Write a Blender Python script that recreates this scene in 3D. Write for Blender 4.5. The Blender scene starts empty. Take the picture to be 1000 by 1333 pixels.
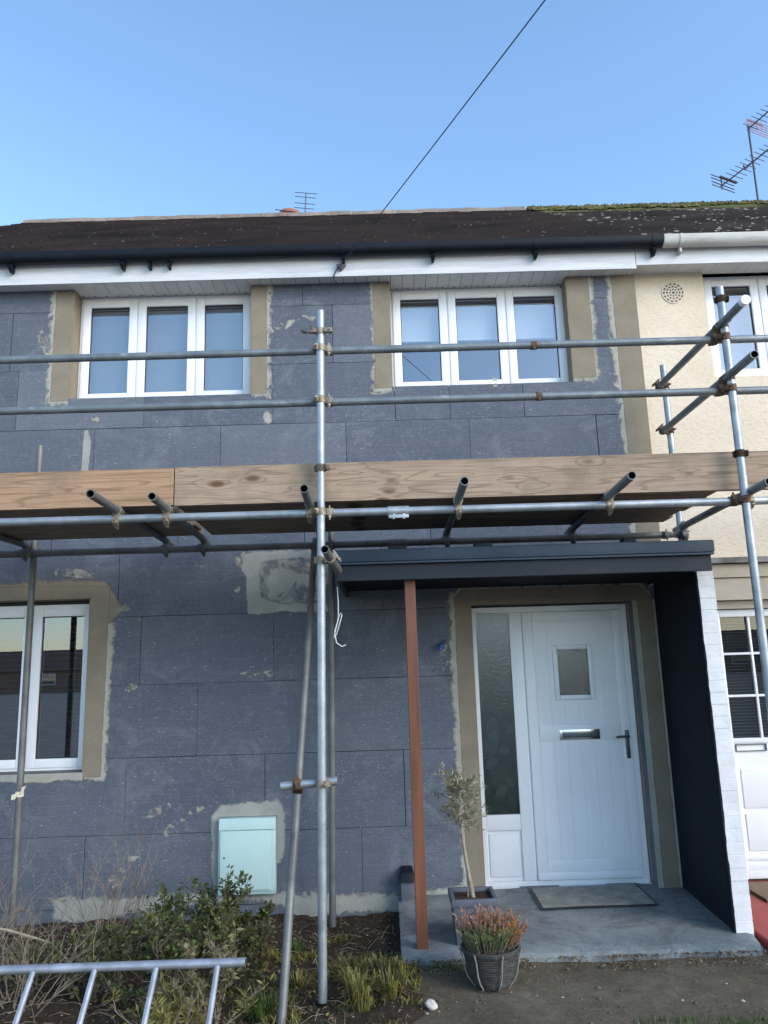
import bpy, bmesh, math, random
from mathutils import Vector, Matrix, noise
from mathutils.geometry import tessellate_polygon
R = math.radians
rnd = random.Random(7)
scene = bpy.context.scene
col = scene.collection

# ------------------------------------------------------------------ materials
def lin(c):
    def f(v):
        v /= 255.0
        return v / 12.92 if v <= 0.04045 else ((v + 0.055) / 1.055) ** 2.4
    return (f(c[0]), f(c[1]), f(c[2]), 1)

class NT:
    def __init__(s, name):
        s.m = bpy.data.materials.new(name); s.m.use_nodes = True
        s.t = s.m.node_tree; s.t.nodes.clear()
        s.out = s.n('ShaderNodeOutputMaterial')
        s.tc = s.n('ShaderNodeTexCoord')
    def n(s, typ, **kw):
        nd = s.t.nodes.new(typ)
        for k, v in kw.items():
            if k.startswith('i_'):
                nd.inputs[k[2:].replace('_', ' ')].default_value = v
            else:
                setattr(nd, k, v)
        return nd
    def l(s, a, b): s.t.links.new(a, b)
    def map(s, scale, src='Object'):
        m = s.n('ShaderNodeMapping'); m.inputs['Scale'].default_value = scale
        s.l(s.tc.outputs[src], m.inputs['Vector']); return m.outputs[0]
    def noise(s, scale, detail=4, rough=0.6, vec=None, dist=0):
        n = s.n('ShaderNodeTexNoise'); n.inputs['Scale'].default_value = scale
        n.inputs['Detail'].default_value = detail; n.inputs['Roughness'].default_value = rough
        n.inputs['Distortion'].default_value = dist
        s.l(vec or s.tc.outputs['Object'], n.inputs['Vector']); return n.outputs['Fac']
    def ramp(s, fac, stops):
        r = s.n('ShaderNodeValToRGB'); e = r.color_ramp.elements
        while len(e) < len(stops): e.new(0.5)
        for i, (p, c) in enumerate(stops):
            e[i].position = p; e[i].color = c if len(c) == 4 else (*c, 1)
        s.l(fac, r.inputs[0]); return r.outputs[0]
    def mix(s, fac, a, b, mode='MIX'):
        m = s.n('ShaderNodeMix', data_type='RGBA', blend_type=mode)
        for sock, v in ((m.inputs[0], fac), (m.inputs[6], a), (m.inputs[7], b)):
            if hasattr(v, 'is_linked'): s.l(v, sock)
            else: sock.default_value = v
        return m.outputs[2]
    def math(s, op, a, b=0.0):
        m = s.n('ShaderNodeMath', operation=op)
        for sock, v in ((m.inputs[0], a), (m.inputs[1], b)):
            if hasattr(v, 'is_linked'): s.l(v, sock)
            else: sock.default_value = v
        return m.outputs[0]
    def attr(s, name):
        a = s.n('ShaderNodeAttribute'); a.attribute_name = name; return a.outputs['Fac']
    def bsdf(s, color, rough=0.7, metal=0.0, bump=None, bstr=0.3, bdist=0.01, spec=0.5, **kw):
        b = s.n('ShaderNodeBsdfPrincipled')
        for key, v in (('Base Color', color), ('Roughness', rough), ('Metallic', metal)):
            if hasattr(v, 'is_linked'): s.l(v, b.inputs[key])
            else: b.inputs[key].default_value = v
        b.inputs['Specular IOR Level'].default_value = spec
        if bump is not None:
            bp = s.n('ShaderNodeBump'); bp.inputs['Strength'].default_value = bstr
            bp.inputs['Distance'].default_value = bdist
            s.l(bump, bp.inputs['Height']); s.l(bp.outputs[0], b.inputs['Normal'])
        s.l(b.outputs[0], s.out.inputs['Surface'])
        return s.m

def mat_plain(name, c, rough=0.6, var=0.15, scale=6, metal=0.0, bump=0.15, bdist=0.004, spec=0.5, fine=60):
    t = NT(name)
    n1 = t.noise(scale, 5); n2 = t.noise(fine, 3)
    d = tuple(v * (1 - var) for v in c[:3]) + (1,); h = tuple(min(1, v * (1 + var)) for v in c[:3]) + (1,)
    cc = t.ramp(n1, [(0.3, d), (0.7, h)])
    rr = t.math('ADD', t.math('MULTIPLY', n1, 0.2), rough - 0.1)
    return t.bsdf(cc, rr, metal, n2, bump, bdist, spec)

M = {}
def build_materials():
    # graphite expanded polystyrene
    t = NT('graphite_insulation')
    n1 = t.noise(1.6, 5, .65); n2 = t.noise(30, 4, .7)
    base = t.ramp(n1, [(0.25, (.064, .079, .104)), (0.75, (.098, .113, .140))])
    base = t.mix(t.attr('tint'), base, (.125, .142, .168, 1))
    st = t.noise(1.0, 4, .7, t.map((22, 1, 2.2)))
    base = t.mix(t.ramp(st, [(.52, (0, 0, 0)), (.78, (.22, .22, .22))]), base, (.155, .168, .205, 1))
    hz = t.noise(1.0, 4, .7, t.map((3, 1, 120)))
    base = t.mix(t.ramp(hz, [(.46, (0, 0, 0)), (.72, (.32, .32, .32))]), base, (.19, .205, .235, 1))
    gr = t.noise(170, 2, .6)
    base = t.mix(t.ramp(gr, [(.54, (0, 0, 0)), (.72, (.42, .42, .42))]), base, (.24, .25, .29, 1))
    g2 = t.noise(1, 3, .65, t.map((45, 1, 95)))
    base = t.mix(t.ramp(g2, [(.60, (0, 0, 0)), (.70, (.5, .5, .5))]), base, (.30, .315, .35, 1))
    sm = t.noise(1.0, 6, .75, t.map((2.6, 1, 3.4)), 1.2)
    base = t.mix(t.ramp(sm, [(.52, (0, 0, 0)), (.75, (.7, .7, .7))]), base, (.20, .215, .235, 1))
    wob = t.n('ShaderNodeVectorMath', operation='MULTIPLY_ADD')
    nz = t.n('ShaderNodeTexNoise'); nz.inputs['Scale'].default_value = 9
    t.l(t.tc.outputs['Object'], nz.inputs['Vector'])
    t.l(nz.outputs['Color'], wob.inputs[0]); wob.inputs[1].default_value = (.05, .0, .05)
    t.l(t.tc.outputs['Object'], wob.inputs[2])
    for k, (rot, sc, th, amt) in enumerate(((.3, (9, 1, 40), .10, .7), (-.25, (15, 1, 62), .12, .6), (.1, (24, 1, 90), .17, .48), (.8, (34, 1, 80), .15, .36))):
        mp = t.n('ShaderNodeMapping'); mp.inputs['Scale'].default_value = sc
        mp.inputs['Rotation'].default_value = (0, rot, 0)
        t.l(wob.outputs[0], mp.inputs['Vector'])
        v = t.n('ShaderNodeTexVoronoi'); v.inputs['Scale'].default_value = 1
        t.l(mp.outputs[0], v.inputs['Vector'])
        mask = t.ramp(t.noise(3.2 + k, 4, .7), [(.42, (0, 0, 0)), (.62, (1, 1, 1))])
        spot = t.math('LESS_THAN', v.outputs['Distance'], t.math('MULTIPLY', mask, th))
        base = t.mix(t.math('MULTIPLY', spot, amt), base, (.46, .48, .52, 1))
    M['eps'] = t.bsdf(base, .75, 0, t.math('ADD', n2, gr), .45, .004, .3)
    # base coat / mortar
    def coat(name, a, b, c):
        t = NT(name); n1 = t.noise(3.0, 6, .65, None, .4); n2 = t.noise(1, 5, .7, t.map((9, 9, 45)))
        cc = t.mix(t.math('MULTIPLY', n2, .5), t.ramp(n1, [(.3, a), (.7, b)]), c)
        m = t.bsdf(cc, .9, 0, t.noise(45, 5, .7), .5, .006, .2); M[name] = m
        t2 = NT(name + '_smear'); n1 = t2.noise(3.0, 6, .65, None, .4); n2 = t2.noise(1, 5, .7, t2.map((9, 9, 45)))
        cc = t2.mix(t2.math('MULTIPLY', n2, .5), t2.ramp(n1, [(.3, a), (.7, b)]), c)
        t2.bsdf(cc, .9, 0, t2.noise(45, 5, .7), .5, .006, .2)
        pb = [x for x in t2.t.nodes if x.type == 'BSDF_PRINCIPLED'][0]
        nn = t2.math('ADD', t2.math('MULTIPLY', t2.noise(10, 6, .62, None, 1.2), .86), t2.math('MULTIPLY', t2.noise(70, 3, .7), .14))
        at = t2.n('ShaderNodeAttribute'); at.attribute_name = 'cover'
        at2 = t2.n('ShaderNodeAttribute'); at2.attribute_name = 'rag'
        v = t2.math('ADD', at.outputs['Fac'], t2.math('MULTIPLY', t2.math('SUBTRACT', nn, .5), at2.outputs['Fac']))
        t2.l(t2.ramp(v, [(.38, (0, 0, 0)), (.52, (.6, .6, .6)), (.72, (1, 1, 1))]), pb.inputs['Alpha'])
        M[name + '_smear'] = t2.m
    coat('base_coat', (.195, .160, .112), (.285, .240, .178), (.245, .208, .155, 1))
    coat('pale_mortar', (.30, .29, .24), (.44, .42, .36), (.37, .36, .31, 1))
    coat('grey_mortar', (.25, .25, .22), (.40, .40, .36), (.31, .31, .28, 1))
    M['upvc'] = mat_plain('white_upvc', (.82, .825, .83), .32, .03, 3, bump=.03, spec=.5)
    M['gasket'] = mat_plain('black_gasket', (.02, .02, .022), .5, .1)
    M['soffit'] = mat_plain('white_soffit', (.72, .72, .71), .45, .05, 4, bump=.05)
    t = NT('weathered_fascia'); n1 = t.noise(1, 5, .7, t.map((2, 2, 26)))
    M['fascia'] = t.bsdf(t.ramp(n1, [(.3, (.50, .51, .52)), (.65, (.68, .68, .68))]), .4, 0, t.noise(30), .05)
    t = NT('dusty_white_gutter'); n1 = t.noise(1, 6, .7, t.map((3, 8, 14)))
    M['whitegutter'] = t.bsdf(t.ramp(n1, [(.3, (.36, .345, .315)), (.62, (.56, .55, .52))]), .5, 0, t.noise(30), .05)
    M['blackgutter'] = mat_plain('black_plastic', (.005, .008, .014), .5, .25, 5, bump=.08, spec=.22)
    t = NT('black_paint'); n1 = t.noise(5, 5, .6)
    M['blackpaint'] = t.bsdf(t.ramp(n1, [(.3, (.003, .006, .011)), (.7, (.007, .012, .020))]), .75, 0, t.noise(32, 6, .75), .9, .012, .22)
    t = NT('painted_timber'); n1 = t.noise(1, 5, .6, t.map((1.5, 10, 40)))
    M['blacktimber'] = t.bsdf(t.ramp(n1, [(.3, (.004, .0085, .016)), (.72, (.009, .016, .027))]), .6, 0, n1, .25, .004, .4)
    t = NT('roofing_felt'); n1 = t.noise(3, 6, .65)
    M['felt'] = t.bsdf(t.ramp(n1, [(.3, (.016, .031, .053)), (.7, (.032, .056, .086))]), .55, 0, t.noise(150, 3), .5, .004, .4)
    # roof tiles
    def tiles(name, dark, light, fleck, th, flk):
        t = NT(name)
        br = t.n('ShaderNodeTexBrick'); br.offset = .5
        br.inputs['Scale'].default_value = 1; br.inputs['Brick Width'].default_value = .165; br.inputs['Row Height'].default_value = .1
        br.inputs['Mortar Size'].default_value = .004
        br.inputs['Color1'].default_value = dark; br.inputs['Color2'].default_value = light; br.inputs['Mortar'].default_value = (.01, .008, .008, 1)
        t.l(t.tc.outputs['UV'], br.inputs['Vector'])
        c = t.mix(t.ramp(t.noise(1.2, 5), [(.35, (0, 0, 0)), (.7, (.7, .7, .7))]), br.outputs[0], tuple(v * .55 for v in dark[:3]) + (1,))
        v = t.n('ShaderNodeTexVoronoi'); v.inputs['Scale'].default_value = 1
        t.l(t.map((10, 30, 30)), v.inputs['Vector'])
        mk = t.ramp(t.noise(.9, 5, .7), [(.35, (.25, .25, .25)), (.65, (1, 1, 1))])
        sp = t.math('LESS_THAN', v.outputs['Distance'], t.math('MULTIPLY', mk, th))
        c = t.mix(t.math('MULTIPLY', sp, flk), c, fleck)
        if th > .2:
            sx = t.n('ShaderNodeSeparateXYZ'); t.l(t.tc.outputs['Object'], sx.inputs[0])
            nz = t.math('MULTIPLY', t.math('SUBTRACT', t.noise(1.1, 6, .75), .5), 2.6)
            c = t.mix(t.ramp(t.math('ADD', t.math('SUBTRACT', sx.outputs[2], 7.45), nz), [(.0, (0, 0, 0)), (.28, (.9, .9, .9))]), c, (.095, .105, .04, 1))
        M[name] = t.bsdf(c, .85, 0, t.noise(25, 5), .5, .01, .25)
    tiles('brown_tiles', (.075, .045, .040, 1), (.125, .078, .066, 1), (.25, .23, .2, 1), .14, .6)
    tiles('lichen_tiles', (.085, .068, .062, 1), (.14, .112, .10, 1), (.38, .38, .34, 1), .36, .6)
    M['ridge'] = mat_plain('ridge_clay', (.23, .185, .15), .85, .35, 4, bump=.5)
    M['terracotta'] = mat_plain('terracotta', (.36, .13, .08), .8, .2)
    t = NT('moss'); n1 = t.noise(5, 6, .75)
    M['moss'] = t.bsdf(t.ramp(n1, [(.3, (.05, .05, .022)), (.5, (.115, .105, .042)), (.7, (.22, .195, .09))]), .95, 0, t.noise(60, 4), .7, .01, .1)
    # rough cast walls
    def rend(name, a, b):
        t = NT(name); n1 = t.noise(1.2, 5, .6); f = t.noise(26, 6, .75, t.map((1, 1, 1.8)))
        c = t.mix(t.ramp(f, [(.40, (.22, .22, .22)), (.5, (0, 0, 0))]), t.ramp(n1, [(.3, a), (.7, b)]), tuple(v * .6 for v in a[:3]) + (1,))
        M[name] = t.bsdf(c, .92, 0, f, .6, .012, .2)
    rend('cream_render', (.70, .575, .425), (.78, .68, .54))
    M['buff'] = mat_plain('buff_paint', (.42, .36, .27), .7, .12, 5)
    M['masonry'] = mat_plain('masonry', (.22, .19, .16), .9, .2, 5, bump=.4)
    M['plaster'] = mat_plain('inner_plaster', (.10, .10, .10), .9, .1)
    M['lead'] = mat_plain('weathered_ledge', (.22, .21, .19), .9, .6, 5, bump=.6)
    t = NT('white_brick_paint'); n1 = t.noise(6, 5)
    M['whitebrick'] = t.bsdf(t.ramp(n1, [(.3, (.56, .57, .585)), (.7, (.70, .70, .70))]), .6, 0, t.noise(22, 6, .7), .6, .008, .3)
    # metal tubes
    t = NT('galvanised_tube')
    n1 = t.noise(7, 6, .7); n2 = t.noise(60, 4, .6)
    c = t.ramp(n1, [(.25, (.21, .24, .26)), (.55, (.36, .39, .41)), (.78, (.52, .54, .54))])
    rust = t.ramp(t.noise(4.5, 6, .75), [(.62, (0, 0, 0)), (.74, (.55, .55, .55))])
    c = t.mix(rust, c, (.14, .085, .05, 1))
    M['tube'] = t.bsdf(c, t.ramp(n2, [(.3, (.36, .36, .36)), (.7, (.58, .58, .58))]), .55, n2, .25, .002, .5)
    t = NT('dull_rail_tube'); n1 = t.noise(7, 6, .7); n2 = t.noise(60, 4, .6)
    c = t.ramp(n1, [(.25, (.11, .13, .14)), (.55, (.19, .215, .225)), (.8, (.33, .345, .34))])
    c = t.mix(t.ramp(t.noise(5.5, 6, .75), [(.60, (0, 0, 0)), (.72, (.6, .6, .6))]), c, (.14, .085, .05, 1))
    c = t.mix(t.ramp(t.noise(3.2, 6, .8, None, .8), [(.60, (0, 0, 0)), (.70, (.75, .75, .75))]), c, (.42, .43, .42, 1))
    M['railtube'] = t.bsdf(c, t.ramp(n2, [(.3, (.42, .42, .42)), (.7, (.62, .62, .62))]), .4, n2, .25, .002, .5)
    t = NT('weathered_tube')
    n1 = t.noise(6, 6, .7)
    c = t.ramp(n1, [(.25, (.09, .095, .09)), (.6, (.17, .175, .165)), (.8, (.28, .27, .24))])
    M['oldtube'] = t.bsdf(c, .55, .35, t.noise(70, 4), .3, .002, .5)
    t = NT('tube_bore'); M['bore'] = t.bsdf((.012, .011, .01, 1), .9)
    t = NT('coupler_steel'); n1 = t.noise(30, 5, .7)
    M['coupler'] = t.bsdf(t.ramp(n1, [(.35, (.16, .12, .085)), (.6, (.33, .29, .22))]), .55, .4, n1, .4, .003)
    t = NT('rusty_coupler'); n1 = t.noise(30, 5, .7)
    M['rustcoupler'] = t.bsdf(t.ramp(n1, [(.3, (.055, .030, .018)), (.7, (.17, .10, .055))]), .8, .1, n1, .5, .003)
    M['alu'] = mat_plain('aluminium', (.34, .36, .39), .45, .3, 9, metal=.55, bump=.15)
    # scaffold timber
    def wood(name, a, b, knot):
        t = NT(name)
        w = t.noise(1.0, 7, .7, t.map((1.3, 8, 42)), 1.3)
        c = t.ramp(w, [(.28, a), (.5, b), (.72, tuple(min(1, v * 1.18) for v in b))])
        g = t.noise(1, 3, .6, t.map((2.5, 30, 130)), .3)
        c = t.mix(t.ramp(g, [(.3, (.35, .35, .35)), (.5, (0, 0, 0))]), c, tuple(v * .45 for v in a[:3]) + (1,))
        mpk = t.map((3.1, 1.0, 7.5))
        vk = t.n('ShaderNodeTexVoronoi'); vk.inputs['Scale'].default_value = 1; t.l(mpk, vk.inputs['Vector'])
        kd = vk.outputs['Distance']
        kk = t.ramp(kd, [(.05, (.95, .95, .95)), (.12, (.75, .75, .75)), (.19, (0, 0, 0))])
        c = t.mix(t.math('MULTIPLY', kk, t.ramp(t.noise(1.7, 2), [(.36, (0, 0, 0)), (.46, (1, 1, 1))])), c, knot)
        w0 = t.noise(1.0, 2, .5, t.map((.7, 3, 10)), .3)
        kf = t.ramp(kd, [(.0, (1, 1, 1)), (.16, (.45, .45, .45)), (.42, (0, 0, 0))])
        tri = t.math('PINGPONG', t.math('MULTIPLY', t.math('ADD', w0, t.math('MULTIPLY', kf, .22)), 17.0), 1.0)
        c = t.mix(t.ramp(tri, [(.0, (.55, .55, .55)), (.35, (0, 0, 0))]), c, tuple(v * .55 for v in a) + (1,))
        dirt = t.ramp(t.noise(2.6, 5, .7), [(.48, (0, 0, 0)), (.72, (.7, .7, .7))])
        c = t.mix(dirt, c, (.19, .145, .10, 1))
        M[name] = t.bsdf(c, .8, 0, w, .35, .004, .25)
    wood('board_pale', (.225, .150, .102), (.355, .260, .185), (.10, .045, .022, 1))
    wood('board_orange', (.26, .145, .082), (.385, .245, .15), (.14, .06, .028, 1))
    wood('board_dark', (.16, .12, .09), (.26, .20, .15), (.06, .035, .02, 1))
    t = NT('stained_post'); n1 = t.noise(1, 5, .6, t.map((25, 25, 1.5)))
    M['post'] = t.bsdf(t.ramp(n1, [(.3, (.105, .038, .020)), (.7, (.19, .075, .038))]), .5, 0, n1, .3, .003, .4)
    # stone, ground
    t = NT('concrete_step'); n1 = t.noise(2.2, 6, .7); n2 = t.noise(8, 5, .7)
    c = t.ramp(n1, [(.3, (.085, .108, .118)), (.48, (.155, .182, .19)), (.70, (.28, .305, .30))])
    c = t.mix(t.ramp(n2, [(.55, (0, 0, 0)), (.7, (.5, .5, .5))]), c, (.17, .17, .15, 1))
    n3 = t.noise(55, 5, .75); n4 = t.noise(3.4, 7, .8, None, 1.5)
    c = t.mix(t.ramp(n3, [(.5, (0, 0, 0)), (.68, (.55, .55, .55))]), c, (.30, .325, .32, 1))
    c = t.mix(t.ramp(n4, [(.50, (0, 0, 0)), (.64, (.8, .8, .8))]), c, (.10, .105, .095, 1))
    M['step'] = t.bsdf(c, .7, 0, n3, .5, .006, .3)
    t = NT('old_concrete_path'); n1 = t.noise(1.6, 6, .7); n2 = t.noise(12, 6, .75)
    c = t.ramp(n1, [(.3, (.060, .047, .032)), (.52, (.120, .097, .068)), (.75, (.21, .172, .125))])
    c = t.mix(t.ramp(n2, [(.45, (.5, .5, .5)), (.6, (0, 0, 0))]), c, (.075, .066, .045, 1))
    n3 = t.noise(60, 5, .75); n4 = t.noise(4.5, 7, .8, None, 1.0)
    c = t.mix(t.ramp(n3, [(.52, (0, 0, 0)), (.70, (.6, .6, .6))]), c, (.23, .19, .135, 1))
    c = t.mix(t.ramp(n4, [(.55, (0, 0, 0)), (.70, (.7, .7, .7))]), c, (.075, .085, .035, 1))
    M['path'] = t.bsdf(c, .9, 0, n3, .6, .012, .2)
    t = NT('dark_soil'); n1 = t.noise(5, 6, .75); n2 = t.noise(38, 6, .75)
    c = t.ramp(n1, [(.3, (.028, .019, .013)), (.6, (.066, .046, .032)), (.8, (.115, .085, .058))])
    c = t.mix(t.ramp(n2, [(.5, (0, 0, 0)), (.72, (.7, .7, .7))]), c, (.13, .10, .07, 1))
    M['soil'] = t.bsdf(c, .95, 0, n2, .9, .02, .15)
    M['field'] = mat_plain('rough_ground', (.24, .23, .21), .95, .3, 2)
    M['redpaint'] = mat_plain('red_paint', (.36, .055, .045), .6, .2, 4, bump=.2)
    M['coir'] = mat_plain('coir', (.20, .14, .085), .95, .3, 20, bump=.9, fine=200)
    M['matgrey'] = mat_plain('mat_pile', (.27, .265, .23), .95, .3, 12, bump=.8, fine=160)
    M['rubber'] = mat_plain('mat_rubber', (.045, .05, .055), .7, .2)
    M['maroon'] = mat_plain('maroon_plastic', (.045, .014, .014), .6, .2)
    M['mint'] = mat_plain('mint_plastic', (.47, .64, .61), .4, .05, 3, bump=.05)
    M['mintdark'] = mat_plain('mint_dark_trim', (.33, .47, .46), .5, .1)  # darker mint for the strip along the bottom of the meter frame
    M['planter'] = mat_plain('slate_planter', (.085, .095, .115), .55, .2, 8)
    t = NT('wicker'); n1 = t.noise(1, 3, .6, t.map((20, 20, 120)))
    M['wicker'] = t.bsdf(t.ramp(n1, [(.3, (.018, .017, .016)), (.7, (.075, .07, .062))]), .7, 0, n1, .8, .01)
    M['wickerpale'] = mat_plain('pale_binding', (.22, .21, .19), .8, .2, 20)
    M['bark'] = mat_plain('pale_bark', (.27, .23, .17), .9, .3, 20, bump=.6)
    M['twig'] = mat_plain('dry_twig', (.21, .165, .125), .9, .35, 9, bump=.3)
    M['darktwig'] = mat_plain('dark_twig', (.10, .075, .055), .9, .3, 9)
    M['stone'] = mat_plain('pale_stone', (.46, .41, .37), .85, .35, 30, bump=.8)
    M['blue'] = mat_plain('blue_plastic', (.02, .10, .45), .4, .1)
    M['wire'] = mat_plain('white_wire', (.72, .74, .74), .5, .05)
    M['cable'] = mat_plain('cable_black', (.020, .022, .03), .6, .1)
    M['aerial'] = mat_plain('aerial_metal', (.075, .075, .10), .5, .2, metal=.3)
    M['redplastic'] = mat_plain('faded_red_plastic', (.50, .19, .17), .6, .1)
    M['chrome'] = mat_plain('chrome', (.62, .62, .64), .18, .05, metal=1.0, bump=0)
    M['darkmetal'] = mat_plain('dark_handle', (.10, .105, .12), .35, .1, metal=.6)
    M['blind'] = mat_plain('cream_blind', (.70, .71, .70), .8, .04, 4)
    M['roller'] = mat_plain('roller_blind', (.82, .82, .80), .8, .03, 4)
    M['venetian'] = mat_plain('dark_slats', (.20, .205, .21), .6, .1)
    M['tape'] = mat_plain('pale_tape', (.68, .62, .48), .7, .08)
    M['brickred'] = mat_plain('brick_wall', (.30, .19, .14), .9, .25, 6)
    M['roofred'] = mat_plain('far_roof', (.14, .085, .07), .9, .25, 6)
    # foliage
    def leafm(name, a, b, rough=.55, tr=.25):
        t = NT(name)
        g = t.n('ShaderNodeAttribute'); g.attribute_name = 'tint'
        c = t.ramp(g.outputs['Fac'], [(0, a), (1, b)])
        bs = t.n('ShaderNodeBsdfPrincipled'); t.l(c, bs.inputs['Base Color']); bs.inputs['Roughness'].default_value = rough
        tl = t.n('ShaderNodeBsdfTranslucent'); t.l(c, tl.inputs['Color'])
        mx = t.n('ShaderNodeMixShader'); mx.inputs[0].default_value = tr
        t.l(bs.outputs[0], mx.inputs[1]); t.l(tl.outputs[0], mx.inputs[2]); t.l(mx.outputs[0], t.out.inputs['Surface'])
        M[name] = t.m
    leafm('olive_leaf', (.13, .13, .075), (.46, .43, .28))
    leafm('shrub_leaf', (.024, .040, .011), (.125, .14, .04))
    leafm('dull_green_leaf', (.034, .040, .013), (.15, .15, .05))
    leafm('lime_leaf', (.075, .065, .018), (.26, .235, .058))
    leafm('dull_leaf', (.05, .045, .02), (.22, .19, .09))
    leafm('grass_blade', (.035, .07, .014), (.11, .17, .04))
    leafm('heather_pink', (.20, .085, .055), (.50, .27, .20))
    leafm('heather_green', (.05, .09, .025), (.20, .25, .10))
    leafm('heather_orange', (.25, .10, .03), (.45, .22, .07))
    leafm('dead_leaf', (.05, .03, .02), (.20, .13, .08), .9, .1)
    leafm('house_plant', (.03, .075, .035), (.11, .22, .10), .4)
    # glass
    def glass(name, tint, ior, rough=0.0, tmix=None):
        t = NT(name)
        tr = t.n('ShaderNodeBsdfTransparent'); tr.inputs[0].default_value = tint
        g = t.n('ShaderNodeBsdfGlossy'); g.inputs['Roughness'].default_value = rough
        g.inputs['Color'].default_value = (.95, .97, 1, 1)
        f = t.n('ShaderNodeFresnel'); f.inputs['IOR'].default_value = ior
        mx = t.n('ShaderNodeMixShader')
        ge = t.n('ShaderNodeNewGeometry')
        t.l(t.math('MULTIPLY', f.outputs[0], t.math('SUBTRACT', 1.0, ge.outputs['Backfacing'])), mx.inputs[0]); t.l(tr.outputs[0], mx.inputs[1]); t.l(g.outputs[0], mx.inputs[2])
        t.l(mx.outputs[0], t.out.inputs['Surface'])
        M[name] = t.m
    glass('glass', (.82, .86, .90, 1), 2.9)
    glass('dark_glass', (.72, .76, .78, 1), 2.7)
    glass('dull_glass', (.72, .76, .78, 1), 1.7)
    # obscured pattern glass
    t = NT('obscured_glass')
    b = t.n('ShaderNodeBsdfPrincipled'); b.inputs['Base Color'].default_value = (.34, .46, .50, 1)
    b.inputs['Transmission Weight'].default_value = 1; b.inputs['Roughness'].default_value = .14; b.inputs['IOR'].default_value = 1.2
    bp = t.n('ShaderNodeBump'); bp.inputs['Strength'].default_value = .35; bp.inputs['Distance'].default_value = .004
    t.l(t.noise(60, 3), bp.inputs['Height']); t.l(bp.outputs[0], b.inputs['Normal'])
    g = t.n('ShaderNodeBsdfGlossy'); g.inputs['Roughness'].default_value = .16; t.l(bp.outputs[0], g.inputs['Normal']); g.inputs['Color'].default_value = (.9, .95, 1, 1)
    ge = t.n('ShaderNodeNewGeometry'); mx = t.n('ShaderNodeMixShader'); t.l(t.math('MULTIPLY', .085, t.math('SUBTRACT', 1.0, ge.outputs['Backfacing'])), mx.inputs[0])
    t.l(b.outputs[0], mx.inputs[1]); t.l(g.outputs[0], mx.inputs[2]); t.l(mx.outputs[0], t.out.inputs['Surface']); M['obscured'] = t.m
build_materials()

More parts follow.
